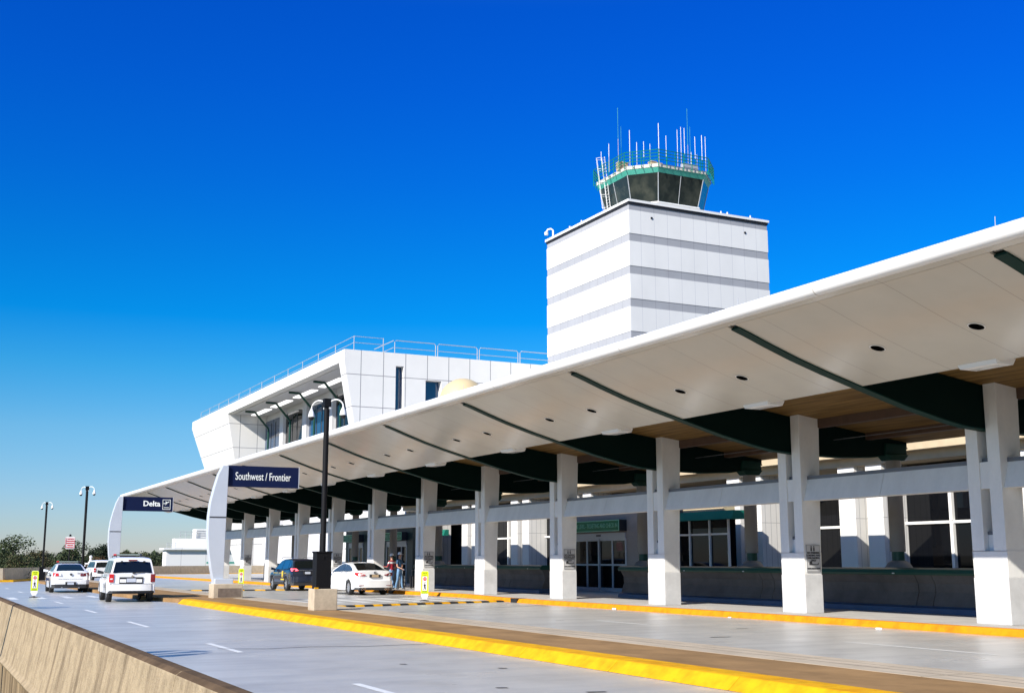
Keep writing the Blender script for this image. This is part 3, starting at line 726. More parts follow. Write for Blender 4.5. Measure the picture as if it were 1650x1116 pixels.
for a, b in zip(xs, xs[1:]):
    a += .12; b -= .12; m.tube([(a, 108.5, 21.62), (a, 108.5, 22.85), (a + .15, 108.5, 23.02), (b - .15, 108.5, 23.02), (b, 108.5, 22.85), (b, 108.5, 21.62)], .04, 6)
    m.tube([(a, 108.5, 22.3), (b, 108.5, 22.3)], .03, 6)
m.tube([(41.3, 108.5, 23.0), (41.3, 114, 23.0)], .04, 6); m.tube([(41.3, 108.5, 22.3), (41.3, 114, 22.3)], .03, 6)
m.build('rails', 'galv', t)
# small roof fittings in front of the tower
t = thing('roof_hatch_frame', 'small white metal frames on the roof at the foot of the tower', 'frame', (61, 107.2, 21.6))
m = MB()
for x in (60.6, 61.6, 62.8, 63.5):
    m.tube([(x, 106.6, 20.0), (x, 106.6, 22.8)], .06, 6)
for x0, x1 in ((60.6, 61.6), (62.8, 63.5)):
    for z in (21.9, 22.8): m.tube([(x0, 106.6, z), (x1, 106.6, z)], .05, 6)
m.tube([(60.5, 106.6, 22.8), (60.5, 106.6, 24.6)], .03, 5)
m.build('frame', 'galv', t)
# radome
t = thing('radar_dome', 'cream radar dome showing over the canopy edge below the upper building', 'dome', (40, 89.4, 9))
m = MB(); pr = [(2.0 * math.cos(R(a)), 14.5 + 2.0 * math.sin(R(a))) for a in range(-30, 91, 6)]
m.lathe([(1.6, 9.0), (1.5, 13.4)] + pr[:-1] + [(0.01, 16.5)], (40.15, 89.2, 0), 40); m.build('shell', 'dome', t, smooth=40)

# ================================================================= CONTROL TOWER
tw = thing('control_tower', 'white square airport control tower with grey bands and green-trimmed glass cab', 'control tower', (68.4, 102.9, Z2))
TX0, TX1, TY0, TY1 = 60.0, 76.8, 94.5, 111.3
lev = [36.05]
bands = [(32.04, 32.81), (28.80, 29.60), (25.58, 26.38), (22.37, 23.19), (19.15, 19.95), (15.9, 16.7)]
m = MB(); top = 35.15
for a, b in bands:
    m.box(TX0, TX1, TY0, TY1, b, top); top = a
m.box(TX0, TX1, TY0, TY1, Z2, top); m.build('wall_panels', 'tower', tw)
m = MB()
for a, b in bands + [(35.15, 35.72)]: m.box(TX0 + .04, TX1 - .04, TY0 + .04, TY1 - .04, a, b)
m.build('grey_band', 'band', tw)
m = MB(); m.box(TX0 - .05, TX1 + .05, TY0 - .05, TY1 + .05, 35.72, 35.95); m.build('parapet_black_band', 'blackink', tw)  # plain black band below the parapet cap
m = MB(); m.box(TX0 - .14, TX1 + .14, TY0 - .14, TY1 + .14, 35.95, 36.2); m.build('parapet_cap', 'white', tw)
m = MB()
for x, z in ((62.6, 34.6), (73.9, 34.55)): m.lathe([(.12, 0), (.12, .06)], (x, TY0 - .06, z), 10, axis='y')
m.build('wall_light', 'blackink', tw)
CX, CY = 68.54, 102.9
def octo(a, b, z, cx=CX, cy=CY):
    return [(cx - b, cy - a, z), (cx + b, cy - a, z), (cx + a, cy - b, z), (cx + a, cy + b, z), (cx + b, cy + a, z), (cx - b, cy + a, z), (cx - a, cy + b, z), (cx - a, cy - b, z)]
def prism8(m, r0, r1, k=0):
    vs = r0 + r1; m.add(vs, [tuple(range(7, -1, -1)), tuple(range(8, 16))] + [(i, (i + 1) % 8, (i + 1) % 8 + 8, i + 8) for i in range(8)], k)
cab = MB(); prism8(cab, octo(4.62, 2.55, 36.1), octo(4.45, 2.45, 37.75)); cab.build('cab_base', 'white', tw)
m = MB(); prism8(m, octo(4.62, 2.55, 37.75), octo(4.62, 2.55, 37.86)); m.build('cab_sill', 'frame', tw)
g0, g1 = octo(4.45, 2.45, 37.86), octo(5.08, 2.80, 40.78)
for i in range(8):
    j = (i + 1) % 8; m = MB()
    c = Vector((CX, CY, 39)); p = [Vector(g0[i]), Vector(g0[j]), Vector(g1[j]), Vector(g1[i])]
    inn = [q + (Vector((c.x, c.y, q.z)) - q) * .02 for q in p]
    m.add([*p, *inn], [(0, 1, 2, 3), (7, 6, 5, 4), (0, 4, 5, 1), (1, 5, 6, 2), (2, 6, 7, 3), (3, 7, 4, 0)]); m.build('cab_pane', 'cabglass', tw)
m = MB()
for i in range(8):
    m.tube([g0[i], g1[i]], .05, 6)
    j = (i + 1) % 8; a = (Vector(g0[i]) + Vector(g0[j])) / 2; b = (Vector(g1[i]) + Vector(g1[j])) / 2
    if i % 2 == 0: m.tube([a, b], .035, 6)
m.build('cab_mullion', 'galv', tw)
m = MB(); prism8(m, octo(5.08, 2.80, 40.78), octo(5.32, 2.93, 41.28)); m.build('cab_fascia', 'teal', tw)
m = MB(); prism8(m, octo(5.36, 2.95, 41.28), octo(5.36, 2.95, 41.62)); m.build('cab_roof', 'tan_cap', tw)
m = MB(); ro = octo(5.62, 3.10, 41.25)
for z in (41.95, 42.3, 42.65, 43.0):
    for i in range(8):
        a = Vector(ro[i]); b = Vector(ro[(i + 1) % 8]); a.z = b.z = z; m.tube([a, b], .045, 5)
for i in range(8):
    a = Vector(ro[i]); b = Vector(ro[(i + 1) % 8]); n = 6 if i % 2 == 0 else 4
    for s_ in range(n):
        p = a + (b - a) * s_ / n; m.tube([(p.x, p.y, 41.2), (p.x, p.y, 43.0)], .045, 5)
        q = Vector((CX, CY, 41.5)); m.tube([(p.x, p.y, 41.4), tuple(Vector((p.x, p.y, 41.4)) * .92 + Vector((CX, CY, 41.4)) * .08)], .04, 4)
m.build('roof_railing', 'teal_rail', tw)
ants = [(969, 251, .045), (981, 240, .05), (995, 172, .035), (1000, 212, .03), (1013, 212, .055), (1024, 235, .05), (1035, 238, .05), (1045, 236, .045), (1059, 207, .06), (1071, 223, .045),
        (1089, 218, .045), (1095, 213, .045), (1101, 210, .05), (1107, 170, .035), (1110, 212, .03), (1118, 228, .05), (1112, 250, .05), (1122, 250, .05), (1130, 221, .055), (1135.5, 226, .045)]
fX = lambda px: 64.138 + (px - 995) * (73.138 - 64.138) / 112     # along the cab's cross axis
for i, (px, py, r_) in enumerate(ants):
    X = fX(px); Zt = 49.34 - (py - 172) * .0655 + (X - 64.1) * .17
    Y = CY + rnd.uniform(-1.0, 1.0)
    X += (Y - CY) * .655
    m = MB(); zb = 41.6
    m.tube([(X, Y, zb), (X, Y, Zt - (Zt - zb) * .45)], r_ * .8, 6, 0); m.tube([(X, Y, Zt - (Zt - zb) * .45), (X, Y, Zt)], r_ * .62, 6, 1)
    m.build('antenna', ['galv' if i % 3 else 'teal_rail', 'frame' if r_ > .04 else 'teal'], tw)
for X, Y, s_ in ((67.0, 100.2, .7), (66.2, 99.6, .3), (70.8, 99.5, .9), (69.6, 100.4, .5), (63.6, 101.3, .55)):
    m = MB(); m.box(X - s_, X + s_, Y - .3, Y + .3, 41.62, 42.1 + s_ * .8)
    for j in range(3): m.box(X - s_ - .03, X + s_ + .03, Y - .34, Y + .34, 41.8 + j * .3, 41.88 + j * .3)
    m.build('roof_equipment', ['tan' if s_ < .8 else 'galv'], tw)
# caged ladder on the left side
m = MB(); LX = 63.05; LY = 104.2
for dy in (-.28, .28): m.tube([(LX + .9, LY + dy, 36.2), (LX, LY + dy, 43.9)], .033, 5)
for i in range(24):
    z = 36.5 + i * .31; x = LX + .9 - .9 * (z - 36.2) / 7.7; m.tube([(x, LY - .28, z), (x, LY + .28, z)], .018, 4)
for z in (38.3, 39.7, 41.1, 42.5, 43.7):
    x = LX + .9 - .9 * (z - 36.2) / 7.7
    m.tube([(x, LY - .3, z), (x - .5, LY - .42, z), (x - .85, LY, z), (x - .5, LY + .42, z), (x, LY + .3, z)], .022, 4)
for dx, dy in ((-.5, -.42), (-.85, 0), (-.5, .42)):
    m.tube([(LX + .9 - .9 * .27 + dx, LY + dy, 38.3), (LX + dx, LY + dy, 43.7)], .02, 4)
m.build('caged_ladder', 'frame', tw)
m = MB(); m.tube([(60.2, 110.2, 36.2), (60.2, 110.2, 37.0), (60.1, 110.4, 37.25), (59.9, 110.8, 37.25), (59.8, 111.0, 37.0)], .09, 6); m.lathe([(.2, -.3), (.22, 0), (.05, .1)], (59.8, 111.0, 36.95), 10); m.build('roof_camera', 'frame', tw, smooth=40)
m = MB(); m.lathe([(1.3, 36.2), (1.1, 36.7), (.2, 37.3), (.05, 37.6)], (73.9, 98.3, 0), 16); m.build('roof_vent', 'galv', tw)
m = MB()
for x, y in ((71.2, 94.8), (74.9, 94.8), (60.2, 104), (60.2, 106.5), (72.0, 94.8)): m.tube([(x, y, 36.2), (x, y, 36.55)], .07, 5)
m.build('roof_light', 'frame', tw)

# ================================================================= LOW WHITE BUILDINGS FAR LEFT
t = thing('low_building', 'low white flat-roofed building with stepped plant rooms beyond the far barrier', 'building', (60, 200, Z2))
m = MB(); m.box(37.6, 70, 200, 203, Z2, 3.4); m.box(37.1, 70.5, 199.5, 203.5, 3.4, 3.7); m.build('wall', mat('far_white_wall', (.8, .8, .79), .5, lines=(4, 4, 0), lw=.12, lcol=(.6, .6, .6)), t)
m = MB(); m.box(39.6, 60, 203.5, 206, 3.4, 5.3); m.build('plant_room', 'white', t)
m = MB(); m.box(43.1, 52, 204, 207, 5.3, 6.9)
for i in range(4): m.box(43.0, 52, 203.85, 203.97, 5.5 + i * .38, 5.65 + i * .38)
m.build('louvred_plant', 'white', t)
m = MB(); rail_run(m, [(40.4, 203.6, 5.3), (43.1, 203.6, 5.3)], 1.1, .9, .05); rail_run(m, [(38.2, 202.9, 3.7), (39.6, 202.9, 3.7)], .8, .8, .04); m.build('railing', 'galv', t)
m = MB(); m.box(44, 70, 199.3, 199.45, 1.2, 1.5); m.build('green_trim', 'teal', t)

# ================================================================= AIRLINE PYLON SIGNS
def pylon(loc, label, plinth=True):
    """local frame: origin on the median surface at the pylon, panel reaching towards +X"""
    x, y, z = loc
    t = thing('pylon_sign', label, 'sign', loc, 'curved silver pylon signs on the median')
    P = [(.27, 5.37), (.10, 5.0), (-.05, 4.45), (-.18, 3.85), (-.235, 3.27), (-.235, 2.6), (-.17, 1.9), (-.05, 1.2), (.10, .55), (.46, .55), (.48, 3.27), (.50, 5.36)]
    if plinth:
        m = MB(); m.box(x + .03, x + 1.24, y - .30, y + .55, z, z + .58); m.build('plinth', 'plinth', t, bevel=.03)
        m = MB(); m.box(x + .22, x + 1.16, y - .312, y - .29, z + .06, z + .40); m.build('plinth_inlay', 'stone', t)
    m = MB(); m.box(x + .10, x + .85, y - .2, y + .45, z + .0, z + .78); m.build('foot', 'pylon', t, bevel=.02)
    m = MB()
    m.extr([(x + a, z + b) for a, b in P], 'y', y - .10, y + .30)
    m.build('curved_mast', 'pylon', t, bevel=.012)
    m = MB(); m.box(x - .20, x + .475, y - .112, y - .098, z + 3.23, z + 3.28); m.build('mast_joint', 'grey_dark', t)
    m = MB(); m.box(x + .50, x + 3.50, y + .0, y + .22, z + 4.52, z + 5.39); m.build('panel_box', 'navy', t, bevel=.01)
    m = MB(); m.box(x + 3.50, x + 3.53, y - .01, y + .23, z + 4.51, z + 5.40); m.build('panel_end', 'alu', t)
    return t
t = pylon((11.15, 49.5, .155), 'tall curved silver pylon with navy panel carrying two words, right of the white four-by-four')
text('Southwest / Frontier', .46, 'sign_letter', t, (13.13, 49.49, 5.10), (R(90), 0, 0), width=2.35, bold=.0)
t = pylon((11.15, 76.6, .155), 'farther curved silver pylon with navy panel and white take-off symbol, behind the white four-by-four')
text('Delta', .46, 'sign_letter', t, (13.37, 76.59, 5.13), (R(90), 0, 0), width=1.02, bold=.012)
m = MB(); X, Y, Z = 14.27, 76.585, 5.10
for a in ((-.24, .24, .28, .31), (-.24, .24, -.31, -.28)): m.box(X + a[0], X + a[1], Y, Y + .01, Z + a[2], Z + a[3])
m.box(X - .24, X - .215, Y, Y + .01, Z - .28, Z + .28); m.box(X + .215, X + .24, Y, Y + .01, Z - .28, Z + .28)
m.box(X - .16, X + .16, Y, Y + .01, Z - .20, Z - .165)
m.extr([(X - .18, Z + .02), (X + .14, Z + .14), (X + .18, Z + .19), (X + .13, Z + .20), (X - .16, Z + .07)], 'y', Y, Y + .01)
m.extr([(X - .08, Z + .20), (X - .03, Z + .20), (X + .05, Z + .11), (X - .02, Z + .09)], 'y', Y - .001, Y + .009)
m.extr([(X - .10, Z - .03), (X - .05, Z - .02), (X + .05, Z + .10), (X - .02, Z + .075)], 'y', Y - .001, Y + .009)
m.extr([(X - .20, Z + .10), (X - .17, Z + .10), (X - .13, Z + .04), (X - .17, Z + .03)], 'y', Y - .001, Y + .009)
m.build('takeoff_symbol', 'sign_letter', t)

# ================================================================= STREET LAMPS
def lamp(loc, label, plinth, hd=0.88):
    x, y, z = loc
    t = thing('street_lamp', label, 'street lamp', loc, 'black twin-arm street lamps')
    h0 = 0.0
    if plinth:
        m = MB(); m.box(x - .33, x + .42, y - .27, y + .33, z, z + .655); m.build('plinth', 'plinth', t, bevel=.025); h0 = .655
        m = MB(); m.box(x - .31, x - .19, y - .26, y - .21, z + .655, z + .70); m.build('conduit_cap', 'yellow', t)
    m = MB(); m.box(x - .25, x + .22, y - .2, y + .22, z + h0, z + h0 + 1.08); m.box(x - .27, x + .24, y - .22, y + .24, z + h0 + 1.08, z + h0 + 1.13); m.box(x - .06, x - .03, y - .23, y - .22, z + h0 + .9, z + h0 + 1.0)
    m.build('base_cabinet', 'lamp_black', t, bevel=.01)
    m = MB(); m.tube([(x, y, z + h0 + 1.1), (x, y, 6.62)], .085, 14); m.box(x - .11, x + .11, y - .11, y + .11, 6.42, 6.68)
    m.build('pole', 'lamp_black', t, smooth=40)
    for dx, dy in (((-.28, .50), (.36, -.30)) if hd < 1 else ((-.1, .42), (.1, -.40))):
        m = MB(); u = Vector((dx, dy, 0)); L_ = u.length; u.normalize(); pts = []
        for i in range(11):
            a = math.pi * i / 10
            pts.append((x + u.x * (.08 + L_ * .5 * (1 - math.cos(a))), y + u.y * (.08 + L_ * .5 * (1 - math.cos(a))), 6.48 + .17 * math.sin(a) + (0 if i < 5 else -.05 * (i - 5) / 5)))
        ex, ey = pts[-1][0], pts[-1][1]; pts.append((ex, ey, 6.33)); m.tube(pts, .022, 8); m.box(x + u.x * .1 - .03, x + u.x * .1 + .03, y + u.y * .1 - .03, y + u.y * .1 + .03, 6.36, 6.60)
        arm = m.build('arm', 'frame', t, smooth=40)
        m = MB(); m.lathe([(q * hd, h_ * hd) for q, h_ in [(.03, .16), (.05, .10), (.09, .02), (.12, -.12), (.125, -.15)]], (ex, ey, 6.28), 16, 0); m.lathe([(q * hd, h_ * hd) for q, h_ in [(.10, -.15), (.09, -.22), (.04, -.27)]], (ex, ey, 6.28), 16, 1)
        m.build('lamp_head', ['frame', 'blackink'], arm, smooth=40)
    return t
lamp((11.50, 36.0, .155), 'nearest black twin-arm street lamp on a concrete plinth in the median', True)
lamp((10.75, 86.5, .155), 'middle black street lamp, just left of the farther curved pylon', False)
lamp((10.6, 111.5, .0), 'leftmost distant black street lamp in front of the trees', False)
lamp((-5.1, 18.4, -1.0), 'black street lamp beyond the left edge whose twin heads shade the road', False, 1.7)
lamp((-4.8, 42.4, -1.0), 'second black street lamp beyond the left edge shading the road', False, 1.7)

# ================================================================= CROSSING SIGNS
def pedsign(loc, label, rz=0.0):
    x, y, z = 0, 0, 0
    t = thing('crossing_sign', label, 'crossing sign', (0, 0, 0), 'lime in-road pedestrian crossing signs')
    m = MB(); m.extr([(-.15, .22), (-.155, 1.14), (-.12, 1.20), (.12, 1.20), (.155, 1.14), (.15, .22), (.06, .05), (-.06, .05)], 'y', -.012, .012); b = m.build('sign_body', 'capwhite', t)
    m = MB(); m.extr([(-.15, .30), (-.15, 1.135), (-.115, 1.19), (.115, 1.19), (.15, 1.135), (.15, .30)], 'y', -.017, -.012); m.build('sign_face', 'lime', t)
    m = MB(); m.box(-.095, .095, -.021, -.017, .42, .98); m.build('white_field', 'capwhite', t)
    m = MB(); m.extr([(.078 * math.cos(R(22.5 + 45 * i)), .885 + .078 * math.sin(R(22.5 + 45 * i))) for i in range(8)], 'y', -.026, -.021); m.build('stop_octagon', 'red', t)
    text('STOP', .05, 'sign_letter', t, (0, -.028, .885), (R(90), 0, 0), bold=.001, depth=.001)
    text('FOR', .045, 'blackink', t, (0, -.023, .755), (R(90), 0, 0), depth=.001)
    text('STATE', .062, 'blackink', t, (0, -.019, 1.115), (R(90), 0, 0), bold=.002, depth=.001); text('LAW', .062, 'blackink', t, (0, -.019, 1.04), (R(90), 0, 0), bold=.002, depth=.001)
    text('WITHIN', .055, 'blackink', t, (0, -.019, .385), (R(90), 0, 0), bold=.001, depth=.001); text('CROSSWALK', .042, 'blackink', t, (0, -.019, .33), (R(90), 0, 0), bold=.001, depth=.001)
    m = MB(); Y0_, Y1_ = -.026, -.021
    m.extr([(.018 * math.cos(i * .785), .70 + .02 * math.sin(i * .785)) for i in range(8)], 'y', Y0_, Y1_)
    m.extr([(-.025, .67), (.02, .675), (.028, .57), (-.02, .57)], 'y', Y0_, Y1_)
    m.extr([(-.02, .575), (.012, .575), (-.03, .45), (-.05, .45)], 'y', Y0_ - .001, Y1_); m.extr([(0, .575), (.028, .575), (.06, .455), (.035, .45)], 'y', Y0_ - .002, Y1_)
    m.extr([(-.022, .668), (-.055, .60), (-.045, .595), (-.01, .64)], 'y', Y0_ - .003, Y1_); m.extr([(.02, .668), (.055, .615), (.045, .605), (.01, .64)], 'y', Y0_ - .004, Y1_)
    m.build('walking_figure', 'blackink', t)
    m = MB(); m.lathe([(.20, 0.004), (.19, .03), (.07, .05), (.05, .07)], (0, 0, 0), 18); m.build('base', 'plastic', t)
    t.location = loc; t.rotation_euler = (0, 0, rz)
    return t
pedsign((18.84, 45.5, .05), 'lime crossing sign on the striped bump, right of the white sedan', R(-14))
pedsign((17.33, 69.4, .02), 'lime crossing sign between the tall pylon and the dark car', R(-8))
pedsign((5.37, 59.6, .005), 'lime crossing sign on the outer road left of the police car', R(-4))
# red and white roadside sign
t = thing('roadside_sign', 'small white sign with red lines on a dark post left of the middle lamp', 'sign', (9.6, 84.3, 0))
m = MB(); m.tube([(9.6, 84.3, 0), (9.6, 84.3, 3.25)], .05, 8); m.build('post', 'lamp_black', t)
m = MB(); m.extr([(9.6 + .30 * sx, 2.82 + .40 * sz) for sx, sz in ((-1, -.8), (-.8, -1), (.8, -1), (1, -.8), (1, .8), (.8, 1), (-.8, 1), (-1, .8))], 'y', 84.22, 84.24); m.build('sign_plate', 'capwhite', t)
m = MB()
for z, w_ in ((3.08, .2), (2.94, .24), (2.80, .24), (2.66, .18), (2.52, .22)): m.box(9.6 - w_, 9.6 + w_, 84.20, 84.215, z - .026, z + .026)
for a in (-.29, .27): m.box(9.6 + a, 9.6 + a + .02, 84.20, 84.215, 2.5, 3.14)
m.build('red_legend', 'red', t)
m = MB(); m.lathe([(.07, 3.18), (.07, 3.34), (.02, 3.38)], (9.6, 84.3, 0), 10); m.build('post_cap', 'lamp_black', t)
# white standpipe and bush tops behind the far barrier
t = thing('standpipe', 'white standpipe with rounded cap behind the distant white car', 'standpipe', (14.45, 111, 0))
m = MB(); m.lathe([(.20, 0), (.20, 1.55), (.11, 1.65), (.09, 1.85), (.13, 1.93), (.12, 2.07), (.03, 2.12)], (14.45, 111, 0), 16); m.build('pipe', 'capwhite', t, smooth=35)
m = MB(); m.tube([(14.3, 111, 1.4), (14.0, 111, 1.4), (14.0, 111, 1.2)], .08, 8); m.build('outlet', 'capwhite', t)

# ================================================================= VEHICLES (built heading +Y, origin on the road under the centre)
def car(name, label, cat, loc, rz, spec, group=None, scale=1.0):
    Lh = spec['L'] / 2; W = spec['W'] / 2; paint = spec['paint']
    t = thing(name, label, cat, (0, 0, 0), group)
    rw = spec['rw']; ax = spec['axles']          # wheel radius, axle y positions (rear, front)
    low = spec['low']; belt = spec['belt']       # belt: profile of (y, z)
    plan = spec['plan']                          # (y, half width factor)
    hub = spec.get('arch', rw + .07)
    # body skin
    ys = []; y = -Lh
    while y < Lh - 1e-6:
        ys.append(y); y += .05
    ys.append(Lh)
    for a in ax: ys += [a - hub, a + hub]
    ys = sorted(set(round(v, 4) for v in ys))
    rings = []
    for y in ys:
        wf = interp(plan, y) * W; zt = interp(belt, y); zl = interp(spec['lowp'], y)
        zo = zl
        for a in ax:
            if abs(y - a) < hub: zo = max(zo, rw + math.sqrt(hub * hub - (y - a) ** 2))
        zo = min(zo, zt - .22)
        zs = spec['shoulder']
        prof = [(0, zt + .03), (wf * .55, zt + .022), (wf * .84, zt), (wf * .945, zt - .045), (wf * .985, zt - .13), (wf, max(zo + .02, zt - .30)), (wf * 1.0, max(zo + .01, (zo + zt) / 2 - .05)), (wf * .985, zo), (wf * .90, zo + .0)]
        rings.append([(x, y, z) for x, z in prof] )
    m = MB(); n = len(rings[0])
    vs = [q for rg in rings for q in rg] + [(-q[0], q[1], q[2]) for rg in rings for q in rg]
    o = len(rings) * n; fs = []
    for i in range(len(rings) - 1):
        for j in range(n - 1):
            fs.append((i * n + j, i * n + j + 1, (i + 1) * n + j + 1, (i + 1) * n + j)); fs.append((o + i * n + j, o + (i + 1) * n + j, o + (i + 1) * n + j + 1, o + i * n + j + 1))
    for i in (0, len(rings) - 1):
        fs.append(tuple([i * n + j for j in range(n)] + [o + i * n + j for j in range(n - 1, 0, -1)]))
    m.add(vs, fs); body = m.build('body', paint, t, smooth=28)
    # underbody and arch liners
    m = MB(); m.box(-W * .80, W * .80, -Lh + .16, Lh - .2, low + .04, low + .35)
    for a in ax:
        m.box(-W * .86, W * .86, a - hub + .02, a + hub - .02, rw * .9, rw + hub * .92)
    m.build('underbody', 'plastic', t)
    # cabin
    ct = spec['cabin']; wb = spec['wb']; wr = spec['wr']; zb = spec['zb']; H = spec['H']
    plane = lambda z: wb + (wr - wb) * (z - zb) / (H - zb)
    m = MB(); rg = []
    for y, z in ct:
        xe = plane(z - .04)
        rg.append([(0, y, z + .012), (xe * .6, y, z + .008), (xe * .88, y, z - .008), (xe, y, z - .045 if z > zb + .06 else z - .02), (plane(zb) + .0, y, zb - .10)])
    vs = [q for r_ in rg for q in r_] + [(-q[0], q[1], q[2]) for r_ in rg for q in r_]
    n = 5; o = len(rg) * n; fs = []
    for i in range(len(rg) - 1):
        for j in range(n - 1):
            fs.append((i * n + j, i * n + j + 1, (i + 1) * n + j + 1, (i + 1) * n + j)); fs.append((o + i * n + j, o + (i + 1) * n + j, o + (i + 1) * n + j + 1, o + i * n + j + 1))
    m.add(vs, fs); m.build('roof', paint, t, smooth=28)
    # rear and front glass: lifted strips over the cabin profile
    def glass(nm, idx, xf, material='carglass', lift=.012, top=None):
        m = MB(); rr = []
        P = idx
        for q, (y, z) in enumerate(P):
            a = P[max(q - 1, 0)]; b = P[min(q + 1, len(P) - 1)]; d = Vector((b[0] - a[0], b[1] - a[1])).normalized(); nr = Vector((-d.y, d.x))
            if nr.x * y < 0 and nr.y < 0: nr = -nr
            if nr.y < 0: nr = -nr
            if y < 0 and nr.x > 0: nr = -nr if nr.y < .05 else nr
            xe = plane(z) * xf; yy = y + nr.x * lift; zz = z + nr.y * lift
            rr.append([(-xe, yy, zz - .012), (-xe * .6, yy, zz + .008), (0, yy, zz + .012), (xe * .6, yy, zz + .008), (xe, yy, zz - .012)])
        vs = [q for r_ in rr for q in r_]
        m.add(vs, [(i * 5 + j, i * 5 + j + 1, (i + 1) * 5 + j + 1, (i + 1) * 5 + j) for i in range(len(rr) - 1) for j in range(4)])
        return m.build(nm, material, t, smooth=40)
    glass('rear_window', spec['rglass'], spec.get('rgx', .86)); glass('windscreen', spec['fglass'], .88)
    for sgn in (-1, 1):
        for poly in spec['side']:
            m = MB(); vs = [(sgn * (plane(z) + .010), y, z) for y, z in poly]; vs2 = [(sgn * (plane(z) - .01), y, z) for y, z in poly]; n_ = len(poly)
            m.add(vs + vs2, [tuple(range(n_)), tuple(range(2 * n_ - 1, n_ - 1, -1))] + [(i, (i + 1) % n_, (i + 1) % n_ + n_, i + n_) for i in range(n_)])
            m.build('side_window', spec.get('sideglass', 'carglass'), t)
        # door seams, handles, mirror, sill
        m = MB()
        for y in spec['seams']:
            for z0_, z1_ in ((low + .22, zb - .02),): m.box(sgn * (W * .985), sgn * (W * 1.003), y - .006, y + .006, z0_, z1_)
        m.build('door_seam', 'grey_dark', t)
        for y in spec['handles']:
            m = MB(); m.box(sgn * (W * .97), sgn * (W * 1.02), y - .09, y + .09, zb - .16, zb - .125); m.build('door_handle', spec.get('handle', paint), t)
        m = MB(); my = spec['mirror']; m.hexa([(sgn * W * .93, my, zb - .02), (sgn * (W + .20), my - .04, zb - .0), (sgn * (W + .20), my + .08, zb), (sgn * W * .93, my + .1, zb - .02), (sgn * W * .93, my, zb + .08), (sgn * (W + .19), my - .04, zb + .15), (sgn * (W + .19), my + .08, zb + .14), (sgn * W * .93, my + .1, zb + .08)])
        m.build('wing_mirror', spec.get('mcol', paint), t, bevel=.02)
        m = MB(); m.box(sgn * W * .90, sgn * W * .99, ax[0] + hub + .02, ax[1] - hub - .02, low + .02, low + .16); m.build('sill', spec.get('sill', 'plastic'), t)
        for poly, zz, mm, nm in spec['tails']:
            m = MB(); vs = []
            for dy in (-.035, .05):
                vs += [(sgn * x, -Lh * 1.0 + dy - y, z) for x, y, z in poly]
            n_ = len(poly); m.add(vs, [tuple(range(n_)), tuple(range(2 * n_ - 1, n_ - 1, -1))] + [(i, (i + 1) % n_, (i + 1) % n_ + n_, i + n_) for i in range(n_)])
            m.build(nm, mm if not isinstance(mm, tuple) else mm[0 if sgn < 0 else 1], t, bevel=.008)
        for a in ax:
            wx = sgn * (W - .115)
            whl = MB(); s = sgn; T = .11
            whl.lathe([(rw - .10, -T), (rw - .02, -T), (rw, -T * .75), (rw, T * .75), (rw - .02, T), (rw - .10, T), (rw - .10, -T)], (wx, a, rw), 32, axis='x', caps=False)
            w_ = whl.build('wheel', 'tyre', t, smooth=40)
            rm = MB(); rr = rw - .095
            rm.lathe([(rr, -.07), (rr, .095), (rr - .02, .10), (rr - .03, .07), (rr - .035, .02)] if s > 0 else [(rr, .07), (rr, -.095), (rr - .02, -.10), (rr - .03, -.07), (rr - .035, -.02)], (wx, a, rw), 32, 1, axis='x')
            ns = spec.get('spokes', 5)
            for i in range(ns):
                th = 2 * math.pi * i / ns + .3; c_, s_ = math.cos(th), math.sin(th); hw = .035
                pts = []
                for xx in (.055, .085):
                    for (rad, w2) in ((.04, hw * 1.3), (rr - .01, hw)):
                        for e in (-1, 1): pts.append((wx + s * xx, a + rad * c_ - e * w2 * s_, rw + rad * s_ + e * w2 * c_))
                rm.hexa([pts[0], pts[1], pts[3], pts[2], pts[4], pts[5], pts[7], pts[6]], 0)
            rm.lathe([(.06, .05 * s), (.06, .09 * s), (.03, .10 * s)], (wx, a, rw), 12, 0, axis='x')
            rm.build('rim', ['rim', 'plastic'], w_, smooth=40)
    if spec.get('extra'): spec['extra'](t, Lh, W, spec)
    t.location = loc; t.rotation_euler = (0, 0, rz); t.scale = (scale,) * 3
    return t
def bumper(t, Lh, W, z0, z1, m_, bulge=.05, name='rear_bumper', low=True, wf=.97):
    m = MB(); n = 12; pts = []
    for i in range(n + 1):
        u = -1 + 2 * i / n; pts.append((u * W * wf, -Lh - bulge * (1 - abs(u) ** 3) + (.10 if abs(u) > .95 else 0)))
    vs = [(x, y, z0) for x, y in pts] + [(x, y, z1) for x, y in pts] + [(x, -Lh + .22, z0) for x, y in pts] + [(x, -Lh + .22, z1) for x, y in pts]
    k = n + 1; fs = []
    for i in range(n):
        fs += [(i, i + 1, k + i + 1, k + i), (k + i, k + i + 1, 3 * k + i + 1, 3 * k + i), (2 * k + i, 2 * k + i + 1, i + 1, i)]
    fs += [(0, k, 3 * k, 2 * k), (n, 2 * k + n, 3 * k + n, k + n)]
    m.add(vs, fs); return m.build(name, m_, t, smooth=30)
def lightbar(t, y, z, w_):
    m = MB(); m.box(-w_ * .55, w_ * .55, y - .1, y + .1, z - .06, z - .01); m.build('light_bar_mount', 'plastic', t)
    m = MB(); m.box(-w_, -w_ * .82, y - .13, y + .13, z, z + .055, 0); m.box(-w_ * .82, w_ * .82, y - .13, y + .13, z, z + .05, 1); m.box(w_ * .82, w_, y - .13, y + .13, z, z + .055, 2)
    m.box(-w_, w_, y - .135, y + .135, z - .02, z, 3)
    m.build('light_bar', ['tail', 'barlens', 'cardark', 'plastic'], t, bevel=.008)

